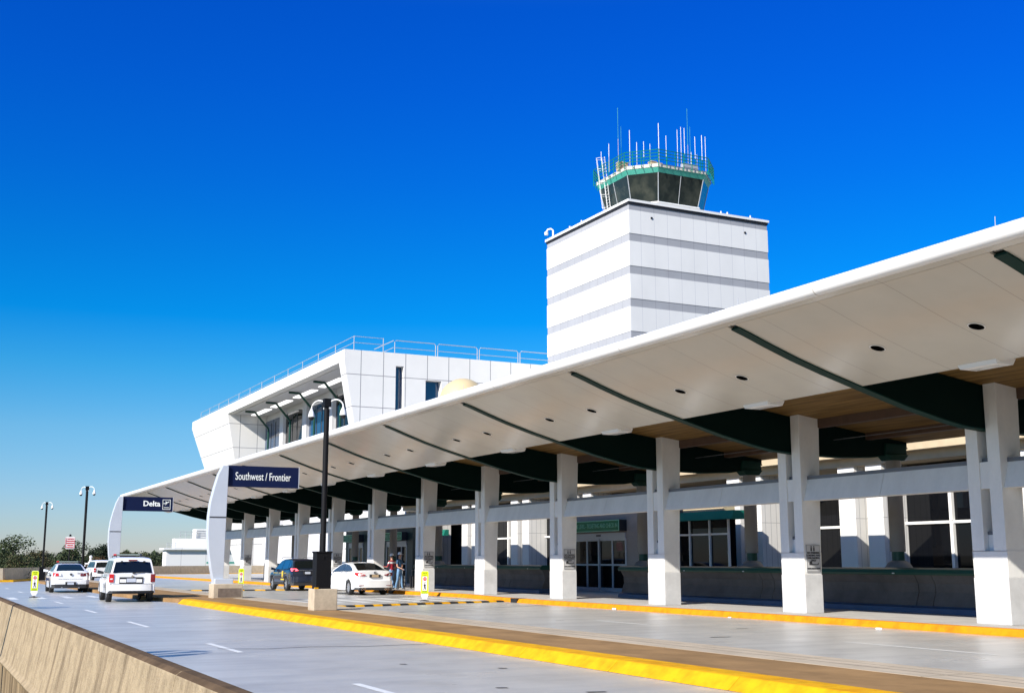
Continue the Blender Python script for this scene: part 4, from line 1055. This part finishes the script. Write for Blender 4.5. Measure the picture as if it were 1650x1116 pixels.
# --- white four-by-four (boxy)
def x_jeep(t, Lh, W, s):
    bumper(t, Lh, W, .46, .72, 'carwhite', .12); bumper(t, Lh - .02, W, .36, .47, 'plastic', .06, 'bumper_skirt')
    m = MB(); m.box(-.50, .42, -Lh - .03, -Lh + .02, .74, 1.0); m.build('plate_recess', 'plastic', t)
    m = MB(); m.box(-.22, .14, -Lh - .045, -Lh - .03, .80, .95); m.build('licence_plate', 'plate', t)
    m = MB(); m.box(-.48, -.24, -Lh - .036, -Lh - .03, .79, .92); m.box(.16, .38, -Lh - .036, -Lh - .03, .79, .92); m.build('plate_trim', 'carwhite', t)
    m = MB(); m.box(-.18, .16, -Lh + .02, -Lh + .12, 1.655, 1.70); m.build('brake_light', 'tail_dark', t)
    for x in (-.44, .44):
        m = MB(); m.box(x - .045, x + .045, -Lh - .0, -Lh + .05, 1.60, 1.65); m.build('window_hinge', 'plastic', t)
    m = MB(); m.tube([(.05, -Lh - .03, 1.17), (.42, -Lh - .03, 1.20)], .014, 6); m.box(.0, .1, -Lh - .045, -Lh - .0, 1.14, 1.19); m.build('rear_wiper', 'plastic', t)
    m = MB(); m.lathe([(.045, -.01), (.045, .005)], (0.0, -Lh - .03, 1.03), 14, axis='y'); m.build('tailgate_badge', 'chrome', t)
    m = MB(); m.box(-.85, .85, -Lh - .012, -Lh, .725, .74); m.build('tailgate_gap', 'grey_dark', t)
    for sx in (-1, 1):
        m = MB()
        for a in s['axles']:
            n = 14
            for i in range(n):
                a0 = math.pi * i / n; a1 = math.pi * (i + 1) / n; r0 = .43; r1 = .52
                m.hexa([(sx * (W - .02), a + r0 * math.cos(a0), s['rw'] + r0 * math.sin(a0)), (sx * (W + .04), a + r0 * math.cos(a0), s['rw'] + r0 * math.sin(a0)), (sx * (W + .04), a + r0 * math.cos(a1), s['rw'] + r0 * math.sin(a1)), (sx * (W - .02), a + r0 * math.cos(a1), s['rw'] + r0 * math.sin(a1)),
                        (sx * (W - .02), a + r1 * math.cos(a0), s['rw'] + r1 * math.sin(a0)), (sx * (W + .03), a + r1 * math.cos(a0), s['rw'] + r1 * math.sin(a0)), (sx * (W + .03), a + r1 * math.cos(a1), s['rw'] + r1 * math.sin(a1)), (sx * (W - .02), a + r1 * math.cos(a1), s['rw'] + r1 * math.sin(a1))])
        m.build('wheel_arch_flare', 'carwhite', t)
        m = MB(); m.tube([(sx * .56, -1.3, 1.80), (sx * .56, -1.15, 1.84), (sx * .56, .55, 1.84), (sx * .56, .7, 1.80)], .018, 6); m.build('roof_rail', 'plastic', t)
    lightbar(t, -.1, 1.88, .58)
JEEP = dict(L=4.45, W=1.84, H=1.80, paint='carwhite', rw=.365, arch=.43, axles=(-1.37, 1.32), low=.33, shoulder=1.0,
    lowp=[(-2.3, .47), (-1.85, .40), (1.8, .40), (2.3, .5)],
    belt=[(-2.23, 1.14), (.85, 1.12), (1.0, 1.10), (1.95, 1.02), (2.2, .92), (2.23, .80)],
    plan=[(-2.23, .955), (-2.1, .985), (-1.9, 1), (1.7, 1), (2.1, .95), (2.23, .86)],
    cabin=[(-2.22, 1.10), (-2.12, 1.62), (-2.05, 1.74), (-1.9, 1.785), (-1.0, 1.80), (.0, 1.79), (.42, 1.74), (1.02, 1.10)],
    wb=.86, wr=.70, zb=1.12, zz=0, rglass=[(-2.215, 1.17), (-2.17, 1.40), (-2.12, 1.61)], rgx=.90, fglass=[(.98, 1.16), (.70, 1.45), (.45, 1.69)],
    side=[[(-2.0, 1.18), (-1.42, 1.18), (-1.42, 1.64), (-1.92, 1.64)], [(-1.32, 1.18), (-.36, 1.18), (-.36, 1.66), (-1.32, 1.66)], [(-.26, 1.18), (.80, 1.18), (.36, 1.64), (-.26, 1.66)]],
    seams=(-1.0, -.31, .82), handles=(-.85, .05), mirror=.72, mcol='plastic', sill='carwhite', handle='plastic',
    tails=[([(.72, 0, .80), (.90, .0, .80), (.90, .0, 1.12), (.72, 0, 1.12)], 0, ('tail', 'tail_dark'), 'tail_light')], spokes=5, extra=x_jeep)
JEEP['tails'] += [([(.76, .012, .90), (.86, .012, .90), (.86, .012, .955), (.76, .012, .955)], 0, ('lens', 'tail_dark'), 'reversing_lamp')]
car('four_by_four', 'boxy white four-by-four with roof light bar driving away, nearest of the left-hand vehicles', 'car', (8.42, 53.3, 0), R(-3), JEEP)

# --- sedans
def x_police(t, Lh, W, s):
    bumper(t, Lh, W, .40, .66, 'carwhite', .07); bumper(t, Lh - .0, W, .24, .44, 'plastic', .085, 'bumper_skirt')
    m = MB(); m.box(-.26, .26, -Lh - .115, -Lh - .05, .40, .56); m.build('plate_recess', 'plastic', t)
    m = MB(); m.box(-.16, .16, -Lh - .125, -Lh - .115, .42, .54); m.build('licence_plate', 'plate', t)
    m = MB(); m.lathe([(.06, -.01), (.06, .01)], (0, -Lh - .04, .95), 14, axis='y'); m.build('boot_badge', 'grey_dark', t)
    m = MB(); m.box(-.62, .62, -Lh - .012, -Lh + .01, .70, .712); m.build('boot_gap', 'grey_dark', t)
    text('POLICE', .085, 'notice', t, (.40, -Lh - .035, 1.03), (R(90), 0, 0), bold=.002)
    for sx in (-1, 1):
        m = MB(); m.box(sx * W * 1.0, sx * (W + .006), -1.0, 1.6, .60, .74); m.box(sx * W * 1.0, sx * (W + .006), -2.0, -1.1, .85, .95); m.build('side_stripe', 'navy', t)
        m = MB(); m.lathe([(.045, -.06), (.045, .03)], (sx * .42, -Lh - .03, .26), 12, axis='y'); m.build('exhaust_tip', 'chrome', t)
    lightbar(t, -.35, 1.58, .60)
POL = dict(L=5.1, W=1.93, H=1.50, paint='carwhite', rw=.345, arch=.41, axles=(-1.46, 1.42), low=.24, shoulder=.9,
    lowp=[(-2.6, .42), (-2.0, .28), (1.9, .28), (2.6, .36)],
    belt=[(-2.55, 1.04), (-2.45, 1.10), (-1.9, 1.12), (1.0, 1.04), (2.0, .94), (2.4, .84), (2.55, .66)],
    plan=[(-2.55, .86), (-2.48, .92), (-2.2, .97), (-1.7, 1), (1.8, 1), (2.3, .93), (2.55, .80)],
    cabin=[(-2.1, 1.08), (-1.75, 1.22), (-1.3, 1.40), (-.95, 1.48), (-.4, 1.515), (.1, 1.50), (.45, 1.42), (1.3, 1.03)],
    wb=.86, wr=.62, zb=1.07, rglass=[(-2.05, 1.105), (-1.75, 1.22), (-1.3, 1.40), (-1.1, 1.45)], rgx=.86, fglass=[(1.2, 1.08), (.8, 1.25), (.47, 1.41)],
    side=[[(-1.75, 1.13), (-.52, 1.12), (-.52, 1.43), (-1.1, 1.38)], [(-.44, 1.12), (.95, 1.10), (.35, 1.38), (-.1, 1.44), (-.44, 1.44)]],
    seams=(-1.25, -.48, .95), handles=(-1.1, -.1), mirror=.85, sill='carwhite',
    tails=[([(.60, -.01, .86), (.88, -.05, .84), (.90, -.06, 1.04), (.62, 0, 1.00)], 0, ('tail', 'tail_dark'), 'tail_light'), ([(.46, .006, .87), (.59, -.005, .86), (.59, -.005, .97), (.50, 0, .99)], 0, ('lens', 'tail_dark'), 'reversing_lamp')], spokes=5, extra=x_police)
car('police_car', 'white saloon with roof light bar and black lower bumper beside the left crossing sign', 'car', (7.95, 70.2, 0), R(-2), POL)

def x_sedan(t, Lh, W, s):
    bumper(t, Lh, W, .34, .66, 'carwhite', .09); bumper(t, Lh, W, .22, .35, 'plastic', .07, 'bumper_skirt')
    m = MB(); m.box(-.26, .26, -Lh - .06, -Lh - .0, .80, .93); m.build('plate_recess', 'plastic', t)
    m = MB(); m.box(-.16, .16, -Lh - .07, -Lh - .06, .805, .925); m.build('licence_plate', 'plate2', t)
    m = MB(); m.lathe([(.065, -.01), (.065, .01)], (0, -Lh - .035, 1.0), 16, axis='y'); m.build('boot_badge', 'chrome', t)
    for sx in (-1, 1):
        m = MB(); m.box(sx * .42, sx * .80, -Lh - .07, -Lh - .0, .42, .445); m.build('bumper_reflector', 'tail_dark', t)
        for dx in (0, .13):
            m = MB(); m.lathe([(.05, -.08), (.05, .03)], (sx * (.50 + dx), -Lh - .03, .27), 14, 0, axis='y'); m.lathe([(.036, -.082), (.036, -.081)], (sx * (.50 + dx), -Lh - .03, .27), 14, 1, axis='y'); m.build('exhaust_tip', ['chrome', 'blackink'], t, smooth=40)
        m = MB(); m.tube([(sx * .86, -1.8, 1.09), (sx * .855, -1.2, 1.33), (sx * .73, -.4, 1.44)], .008, 5) if False else None
SED = dict(L=4.85, W=1.86, H=1.475, paint='carwhite', rw=.335, arch=.385, axles=(-1.42, 1.38), low=.20, shoulder=.9, zz=0,
    lowp=[(-2.5, .36), (-2.0, .26), (1.9, .26), (2.5, .32)],
    belt=[(-2.425, 1.06), (-2.36, 1.09), (-1.9, 1.09), (.9, 1.0), (1.9, .90), (2.3, .78), (2.425, .60)],
    plan=[(-2.425, .80), (-2.35, .90), (-2.1, .965), (-1.6, 1), (1.7, 1), (2.15, .92), (2.425, .76)],
    cabin=[(-2.15, 1.07), (-1.8, 1.17), (-1.3, 1.335), (-.85, 1.435), (-.3, 1.475), (.15, 1.46), (.5, 1.38), (1.4, 1.0)],
    wb=.84, wr=.58, zb=1.03, rglass=[(-2.02, 1.115), (-1.8, 1.17), (-1.3, 1.335), (-.95, 1.42)], rgx=.86, fglass=[(1.3, 1.04), (.85, 1.23), (.5, 1.38)],
    side=[[(-1.62, 1.10), (-.48, 1.07), (-.48, 1.39), (-.85, 1.35), (-1.3, 1.23)], [(-.41, 1.07), (1.05, 1.04), (.35, 1.34), (.0, 1.41), (-.41, 1.40)]], sideglass='glass_blue',
    seams=(-1.15, -.44, .95), handles=(-1.0, -.1), mirror=.85, sill='carwhite',
    tails=[([(.44, .005, .90), (.58, 0, .86), (.84, -.05, .86), (.915, -.14, .93), (.91, -.13, 1.02), (.70, -.02, 1.00)], 0, ('tail', 'tail_dark'), 'tail_light'), ([(.56, .015, .905), (.68, .01, .905), (.68, .01, .95), (.58, .012, .95)], 0, ('lens', 'tail_dark'), 'reversing_lamp')], spokes=10, extra=x_sedan)
car('sedan', 'glossy white sedan with red tail lights stopped beside the two walking people', 'car', (20.62, 58.9, .0), R(1), SED, scale=1.07)

def x_suv(t, Lh, W, s):
    bumper(t, Lh, W, .46, .76, 'cardark', .09); bumper(t, Lh, W, .28, .47, 'plastic', .07, 'bumper_skirt')
    m = MB(); m.box(-.24, .24, -Lh - .05, -Lh - .0, .88, 1.02); m.build('plate_recess', 'plastic', t)
    m = MB(); m.box(-.15, .15, -Lh - .06, -Lh - .05, .89, 1.01); m.build('licence_plate', 'plate', t)
    m = MB(); m.box(-.48, .48, -Lh - .02, -Lh + .0, 1.07, 1.10); m.build('tailgate_trim', 'chrome', t)
    for sx in (-1, 1):
        m = MB(); m.tube([(sx * .60, -1.7, 1.68), (sx * .60, -1.5, 1.76), (sx * .60, .4, 1.77), (sx * .60, .6, 1.71)], .02, 6); m.build('roof_rail', 'chrome', t)
        m = MB(); X = sx * (W + .004)
        # gold shield decal on the rear door
        vs = [(X, -.72 + a, b) for a, b in ((-.12, 1.0), (.0, 1.06), (.12, 1.0), (.10, .78), (0, .66), (-.10, .78))]
        vs2 = [(X - sx * .03, y, z) for _, y, z in vs]
        m.add(vs + vs2, [tuple(range(6)), tuple(range(11, 5, -1))] + [(i, (i + 1) % 6, (i + 1) % 6 + 6, i + 6) for i in range(6)])
        m.box(X - sx * .02, X, -1.02, -.42, .56, .63); m.build('door_decal', 'gold', t)
        m = MB(); m.box(X - sx * .02, X + sx * .001, -1.4, 1.1, .93, .95); m.build('side_stripe', 'gold', t)
SUV = dict(L=4.65, W=1.85, H=1.70, paint='cardark', rw=.365, arch=.42, axles=(-1.38, 1.34), low=.30, shoulder=.9,
    lowp=[(-2.4, .46), (-1.9, .36), (1.8, .36), (2.35, .42)],
    belt=[(-2.325, 1.16), (-1.9, 1.18), (.9, 1.06), (1.9, .98), (2.2, .86), (2.325, .70)],
    plan=[(-2.325, .88), (-2.2, .955), (-1.9, .99), (1.7, 1), (2.1, .93), (2.325, .80)],
    cabin=[(-2.31, 1.12), (-2.05, 1.42), (-1.85, 1.60), (-1.6, 1.67), (-.8, 1.70), (.0, 1.68), (.35, 1.61), (1.25, 1.06)],
    wb=.85, wr=.62, zb=1.10, rglass=[(-2.27, 1.18), (-2.05, 1.42), (-1.88, 1.575)], rgx=.88, fglass=[(1.18, 1.11), (.75, 1.36), (.4, 1.58)],
    side=[[(-1.95, 1.28), (-1.50, 1.17), (-1.50, 1.55), (-1.7, 1.52)], [(-1.42, 1.17), (-.38, 1.15), (-.38, 1.60), (-1.42, 1.58)], [(-.30, 1.15), (1.0, 1.13), (.30, 1.54), (-.30, 1.60)]], sideglass='glass_blue',
    seams=(-1.1, -.34, .9), handles=(-.95, -.0), mirror=.85, spokes=6,
    tails=[([(.50, 0, 1.07), (.86, -.06, 1.04), (.90, -.10, 1.18), (.62, -.01, 1.18)], 0, 'tail_lit', 'tail_light')], extra=x_suv)
car('patrol_suv', 'dark blue car with gold door decal and lit tail lights behind the near lamp', 'car', (20.15, 68.2, 0), R(0), SUV, scale=1.04)
JP2 = dict(JEEP); JP2['extra'] = lambda t, Lh, W, s: bumper(t, Lh, W, .42, .70, 'carwhite', .10)
car('estate_car', 'small distant white car partly hidden between the police car and the four-by-four', 'car', (14.45, 105.6, 0), R(4), JP2, scale=.95)

# ================================================================= PEOPLE
def skin_mesh(chains, levels=1):
    """chains: list of dict(start=index or None, pts=[(pos, r)...]); returns evaluated mesh"""
    vs = []; es = []; rs = []
    for st, pts in chains:
        prev = st
        for p, r_ in pts:
            vs.append(p); rs.append(r_)
            if prev is not None: es.append((prev, len(vs) - 1))
            prev = len(vs) - 1
    me = bpy.data.meshes.new('tmp'); me.from_pydata(vs, es, [])
    o = bpy.data.objects.new('tmp', me); COL.objects.link(o)
    mo = o.modifiers.new('s', 'SKIN'); mo.use_smooth_shade = True; mo.branch_smoothing = .6
    for i, sv in enumerate(me.skin_vertices[0].data):
        r_ = rs[i]; sv.radius = (r_, r_) if not isinstance(r_, tuple) else r_
        sv.use_root = (i == 0)
    if levels:
        sb = o.modifiers.new('u', 'SUBSURF'); sb.levels = levels; sb.render_levels = levels
    bpy.context.view_layer.update()
    dg = bpy.context.evaluated_depsgraph_get(); out = bpy.data.meshes.new_from_object(o.evaluated_get(dg))
    bpy.data.objects.remove(o); return out
def person(label, loc, rz, shirt, sleeve, hipR, kneeR, hipL, kneeL, armR, armL, cap='capwhite', capfront=None, h=1.8, stripe=False):
    t = thing('person', label, 'person', (0, 0, 0), 'people walking on the kerb')
    # faces -Y; x to its left(+)
    J = {}
    pel = Vector((0, 0, .95)); ch = []
    body = [(tuple(pel), (.155, .115)), ((0, -.01, 1.10), (.135, .105)), ((0, -.01, 1.28), (.165, .12)), ((0, 0, 1.42), (.155, .105)), ((0, 0, 1.50), (.065, .062)), ((0, -.02, 1.58), (.058, .062)), ((0, -.025, 1.66), (.085, .098)), ((0, -.015, 1.745), (.075, .09)), ((0, -.01, 1.79), (.035, .04))]
    ch.append((None, body))
    for sx, hip, kn in ((-1, hipR, kneeR), (1, hipL, kneeL)):
        k = Vector((sx * .10, hip, .50)); a = Vector((sx * .11, kn, .09))
        ch.append((0, [((sx * .095, 0, .88), (.10, .105)), ((sx * .10, hip * .5, .70), (.082, .088)), (tuple(k), (.06, .065)), ((sx * .105, (hip + kn) / 2 + .015, .30), (.055, .062)), (tuple(a), (.042, .045)), ((sx * .115, kn - .04, .045), (.042, .035)), ((sx * .125, kn - .17, .035), (.042, .025))]))
    for sx, (el, ha) in ((-1, armR), (1, armL)):
        base = sum(len(c[1]) for c in ch)
        hv = Vector(ha); ev = Vector(el); d = (hv - ev).normalized()
        wrist = hv
        ch.append((3, [((sx * .17, 0, 1.425), (.058, .055)), ((sx * .20, 0, 1.37), (.05, .05)), (tuple((Vector((sx * .2, 0, 1.37)) + ev) / 2), (.044, .044)), (tuple(ev), (.036, .036)), (tuple((ev + hv) / 2), (.034, .034)), (tuple(wrist), (.025, .022)), (tuple(wrist + d * .05), (.036, .017)), (tuple(wrist + d * .095), (.034, .014))]))
        root = base + 7
        side = d.cross(Vector((0, 1, 0))); side = side.normalized() if side.length > .1 else Vector((0, 1, 0))
        curl = Vector((0, -1, 0))
        for f_, ln in zip((-.029, -.010, .010, .028), (.065, .078, .072, .055)):
            p = wrist + d * .105 + side * f_
            ch.append((root, [(tuple(p), .0085), (tuple(p + d * ln * .5 + curl * .006), .008), (tuple(p + d * ln * .9 + curl * .022), .007)]))
        p = wrist + d * .04 + side * .035
        ch.append((base + 6, [(tuple(p), .011), (tuple(p + d * .03 + side * .02), .0095), (tuple(p + d * .06 + side * .022), .008)]))
    me = skin_mesh(ch)
    me.name = 'body'
    for mm in (shirt, 'jeans', 'skin', 'shoe', 'capwhite'): me.materials.append(M_[mm])
    for p in me.polygons:
        c = p.center
        if c.z < .075: k = 3
        elif c.z < .98 and abs(c.x) < .19: k = 1
        elif c.z > 1.495 and abs(c.x) < .11: k = 2
        else:
            k = 0
            dx = abs(c.x)
            if dx > .19 and c.z < 1.37 - sleeve: k = 2
            if stripe and 1.30 < c.z < 1.40: k = 4
        p.material_index = k; p.use_smooth = True
    o = bpy.data.objects.new('body', me); COL.objects.link(o); o.parent = t
    # face: eyes, nose, mouth, ears
    m = MB()
    for sx in (-1, 1):
        m.lathe([(0, -.004), (.012, -.002), (.012, .002), (0, .004)], (sx * .032, -.113, 1.675), 8, 1, axis='y')
        m.lathe([(.004, -.012), (.022, -.006), (.026, .004), (.01, .012)], (sx * .083, -.02, 1.665), 8, 0, axis='x')
    m.extr([(-.012, 1.635), (.012, 1.635), (.004, 1.675), (-.004, 1.675)], 'y', -.140, -.105, 0)
    m.extr([(-.024, 1.612), (.024, 1.612), (.018, 1.602), (-.018, 1.602)], 'y', -.118, -.10, 2)
    m.build('face', ['skin', 'hair', 'maroon'], t, smooth=40)
    m = MB(); vs = []; 
    m.lathe([(.089, 1.64), (.094, 1.69), (.09, 1.72)], (0, .008, 0), 18); m.build('hair', 'hair', t, smooth=40)
    m = MB(); m.lathe([(.101, 1.705), (.103, 1.74), (.092, 1.79), (.06, 1.825), (.01, 1.84)], (0, -.01, 0), 20); m.extr([(-.075, -.10), (.075, -.10), (.06, -.185), (0, -.205), (-.06, -.185)], 'z', 1.708, 1.722)
    m.build('cap', cap, t, smooth=40)
    t.location = loc; t.rotation_euler = (0, 0, rz); t.scale = (h / 1.84,) * 3
    return t
person('person in maroon and white shirt, jeans and pale cap walking away beside the white sedan', (23.42, 61.2, .155), R(200), 'maroon', .22, -.12, .10, .10, -.02, ((-.27, .05, 1.12), (-.20, -.20, 1.05)), ((.30, .0, 1.13), (.26, -.22, 1.15)), h=1.90, stripe=True)
person('person in blue T-shirt, light jeans and white cap, hand on hip', (23.70, 60.8, .155), R(35), 'shirtblue', .14, .02, .12, -.08, -.12, ((-.24, -.03, 1.10), (-.20, -.24, 1.02)), ((.42, .10, 1.16), (.24, .05, 1.0)), h=1.97)
# bags standing to the right of the people
for x, y, lab in ((24.75, 61.3, 'dark upright suitcase with pale trim right of the person in blue'), (24.25, 61.9, 'second dark suitcase, nearer to the people than the first one')):
    t = thing('suitcase', lab, 'suitcase', (x, y, .155), 'suitcases on the pavement')
    m = MB(); m.box(x - .21, x + .21, y - .13, y + .13, .22, .86); m.build('shell', 'plastic', t, bevel=.03)
    m = MB()
    for dx in (-.14, .14): m.box(x + dx - .012, x + dx + .012, y - .14, y - .128, .26, .82)
    m.build('trim', 'galv', t)
    m = MB(); m.tube([(x - .1, y + .09, .85), (x - .1, y + .09, 1.15), (x + .1, y + .09, 1.15), (x + .1, y + .09, .85)], .012, 6); m.build('handle', 'galv', t)
    for dx in (-.16, .16):
        m = MB(); m.lathe([(.03, -.02), (.03, .02)], (x + dx, y, .187), 10, axis='x'); m.build('wheel', 'tyre', t)
# paper litter on the inner road
LIT = [((21.9, 35.9, .006), 'crumpled paper cup in the gutter in front of the doors', .055), ((21.3, 22.6, .006), 'flat scrap of white paper by the yellow kerb in front of the far right columns', .05), ((21.7, 29.1, .006), 'small scrap of paper near the kerb at the third column from the right', .035)]
for (x, y, z), lab, s_ in LIT:
    m = MB(); pts = []
    for i in range(9):
        a = i * .698; rr = s_ * rnd.uniform(.8, 1.5); pts.append((x + rr * math.cos(a), y + rr * 1.6 * math.sin(a)))
    m.extr(pts, 'z', z, z + s_ * .9); o = m.build('paper_litter', 'capwhite', None, bevel=.008); tag(o, lab, 'litter', 'scraps of litter on the inner road')

# ================================================================= TREES
def leaf_mesh(seed, H, Wd, mats, npuff, nleaf, base=.25):
    rr = random.Random(seed); m = MB(); puffs = []
    for i in range(npuff):
        h = rr.uniform(base, 1.0); wd = math.sqrt(max(0.05, 1 - ((h - .55) / .52) ** 2)) * Wd * .5
        a = rr.uniform(0, 6.283); r_ = wd * rr.uniform(.2, .95)
        puffs.append((Vector((r_ * math.cos(a), r_ * math.sin(a), h * H)), rr.uniform(.11, .2) * Wd))
    for c, s_ in puffs:
        for j in range(nleaf):
            d = Vector((rr.gauss(0, 1), rr.gauss(0, 1), rr.gauss(0, .75))).normalized() * s_ * rr.uniform(.55, 1.12)
            p = c + d; sz = rr.uniform(.10, .22) * H / 10
            u = Vector((rr.gauss(0, 1), rr.gauss(0, 1), rr.gauss(0, 1))).normalized(); v = u.cross(Vector((rr.gauss(0, 1), rr.gauss(0, 1), rr.gauss(0, 1)))).normalized()
            m.add([p - u * sz, p - v * sz * .7, p + u * sz, p + v * sz * .7], [(0, 1, 2, 3)], 0 if rr.random() < .7 else 1)
    return m, puffs
TREEP = []
def make_tree(seed, H, Wd, mats):
    t = thing('tree', 'tree', 'tree', (0, 0, 0), 'trees along the horizon')
    m, puffs = leaf_mesh(seed, H, Wd, mats, 34, 230)
    m.build('crown', [LEAF[mats[0]], LEAF[mats[1]]], t)
    k = MB(); k.tube([(0, 0, 0), (.1, .05, H * .4), (-.05, .1, H * .85)], H * .022, 8, r2=H * .006)
    for c, s_ in puffs[:9]: k.tube([(0, 0, c.z * .6), tuple(c)], H * .008, 5, r2=H * .003)
    k.build('trunk', 'bark', t); return t
def treefan(px, dist, zt, seed):
    """ground position from a bearing"""
    a = R(YAW) + math.atan((px - 825) * math.cos(R(PITCH)) / 1920); return dist * math.sin(a), dist * math.cos(a)
kinds = [('dark green pine-like tree', (2, 0)), ('olive broadleaf tree', (1, 3)), ('dull green bushy tree', (0, 1)), ('brownish autumn tree', (3, 1))]
protos = []
row = [(-22, 215, 9.6, 2), (8, 225, 9.8, 2), (20, 205, 11.2, 2), (30, 190, 9.2, 1), (46, 235, 9.4, 3), (55, 225, 10.4, 3), (66, 240, 9.6, 0), (80, 235, 9.8, 2), (92, 245, 9.6, 1), (104, 240, 9.2, 3), (117, 225, 10.6, 2),
       (128, 250, 9.0, 0), (140, 240, 9.4, 1), (152, 235, 9.6, 0), (163, 230, 10.2, 0), (176, 250, 9.6, 3), (188, 250, 10.0, 2), (197, 235, 10.2, 1), (210, 245, 10.0, 0), (222, 250, 9.8, 3), (233, 240, 10.1, 1), (245, 250, 10.0, 0), (256, 245, 9.9, 2), (266, 260, 9.2, 1), (-5, 240, 9.2, 1), (38, 250, 9.0, 0)]
where = ['left edge of the picture', 'left edge, second in', 'above the crossing sign at far left', 'just right of the tallest left tree', 'left of the leftmost lamp post', 'directly left of the leftmost lamp', 'crossed by the leftmost lamp post', 'right of the leftmost lamp', 'over the police car boot', 'over the police car roof', 'left of the red and white sign', 'behind the red and white sign',
         'behind the middle lamp post', 'right of the middle lamp post', 'left of the farther pylon', 'behind the farther pylon', 'just right of the farther pylon mast', 'over the left end of the four-by-four roof', 'over the four-by-four roof, left part', 'over the middle of the four-by-four roof', 'over the right of the four-by-four roof', 'right of the four-by-four roof', 'second from the low white building', 'touching the low white building', 'behind the two leftmost trees', 'farther back between the left trees']
PT = {}
for i, (px, d, h, kd) in enumerate(row):
    x, y = treefan(px, d, 0, 0); sc = h / 10.0 * (.86 if px in (20, 117, 163) else .75)
    if kd not in PT:
        PT[kd] = make_tree(11 + kd, 10.0, [6.5, 8.5, 8.0, 7.0][kd], kinds[kd][1]); o = PT[kd]
    else: o = copy_tree(PT[kd])
    o.location = (x, y, Z2); o.scale = (sc * rnd.uniform(.95, 1.2), sc * rnd.uniform(.95, 1.2), sc); o.rotation_euler = (0, 0, rnd.uniform(0, 6.28))
    o['label'] = kinds[kd][0] + ' on the horizon, ' + where[i]
# far wood behind, one mass
m = MB(); rr = random.Random(5)
for i in range(16000):
    px = rr.uniform(-120, 330); d = rr.uniform(262, 300); x, y = treefan(px, d, 0, 0)
    z = Z2 + rr.uniform(0, 7.9 + .6 * math.sin(px * .13) + .5 * math.sin(px * .41)); sz = rr.uniform(.3, .6)
    u = Vector((rr.gauss(0, 1), rr.gauss(0, 1), rr.gauss(0, 1))).normalized(); v = u.cross(Vector((rr.gauss(0, 1), rr.gauss(0, 1), rr.gauss(0, 1)))).normalized(); p = Vector((x, y, z))
    m.add([p - u * sz, p - v * sz, p + u * sz, p + v * sz], [(0, 1, 2, 3)], rr.choice((0, 0, 1, 2)))
o = m.build('woodland', [LEAF[2], LEAF[0], LEAF[3]], None); tag(o, 'far dark woodland behind the row of trees on the horizon', 'woodland', kind='stuff')
# low shrubs: bright one behind the left sign, autumn one behind the distant car
def shrub(loc, h, wd, mm, label):
    t = thing('shrub', label, 'shrub', (0, 0, 0)); m, pf = leaf_mesh(int(loc[0] * 7), h, wd, (0, 0), 12, 60, .2); m.build('foliage', [mm, mm], t)
    k = MB()
    for c, s_ in pf[:5]: k.tube([(0, 0, 0), tuple(c)], .04, 5, r2=.015)
    k.build('stem', 'bark', t); t.location = loc
shrub((9.4, 112.5, .0), 1.3, 2.6, 'bush', 'bright green shrub showing over the barrier above the left crossing sign')
shrub((17.0, 126, 0), 1.9, 3.0, 'autumn', 'rust-coloured shrub behind the roof of the distant white car')
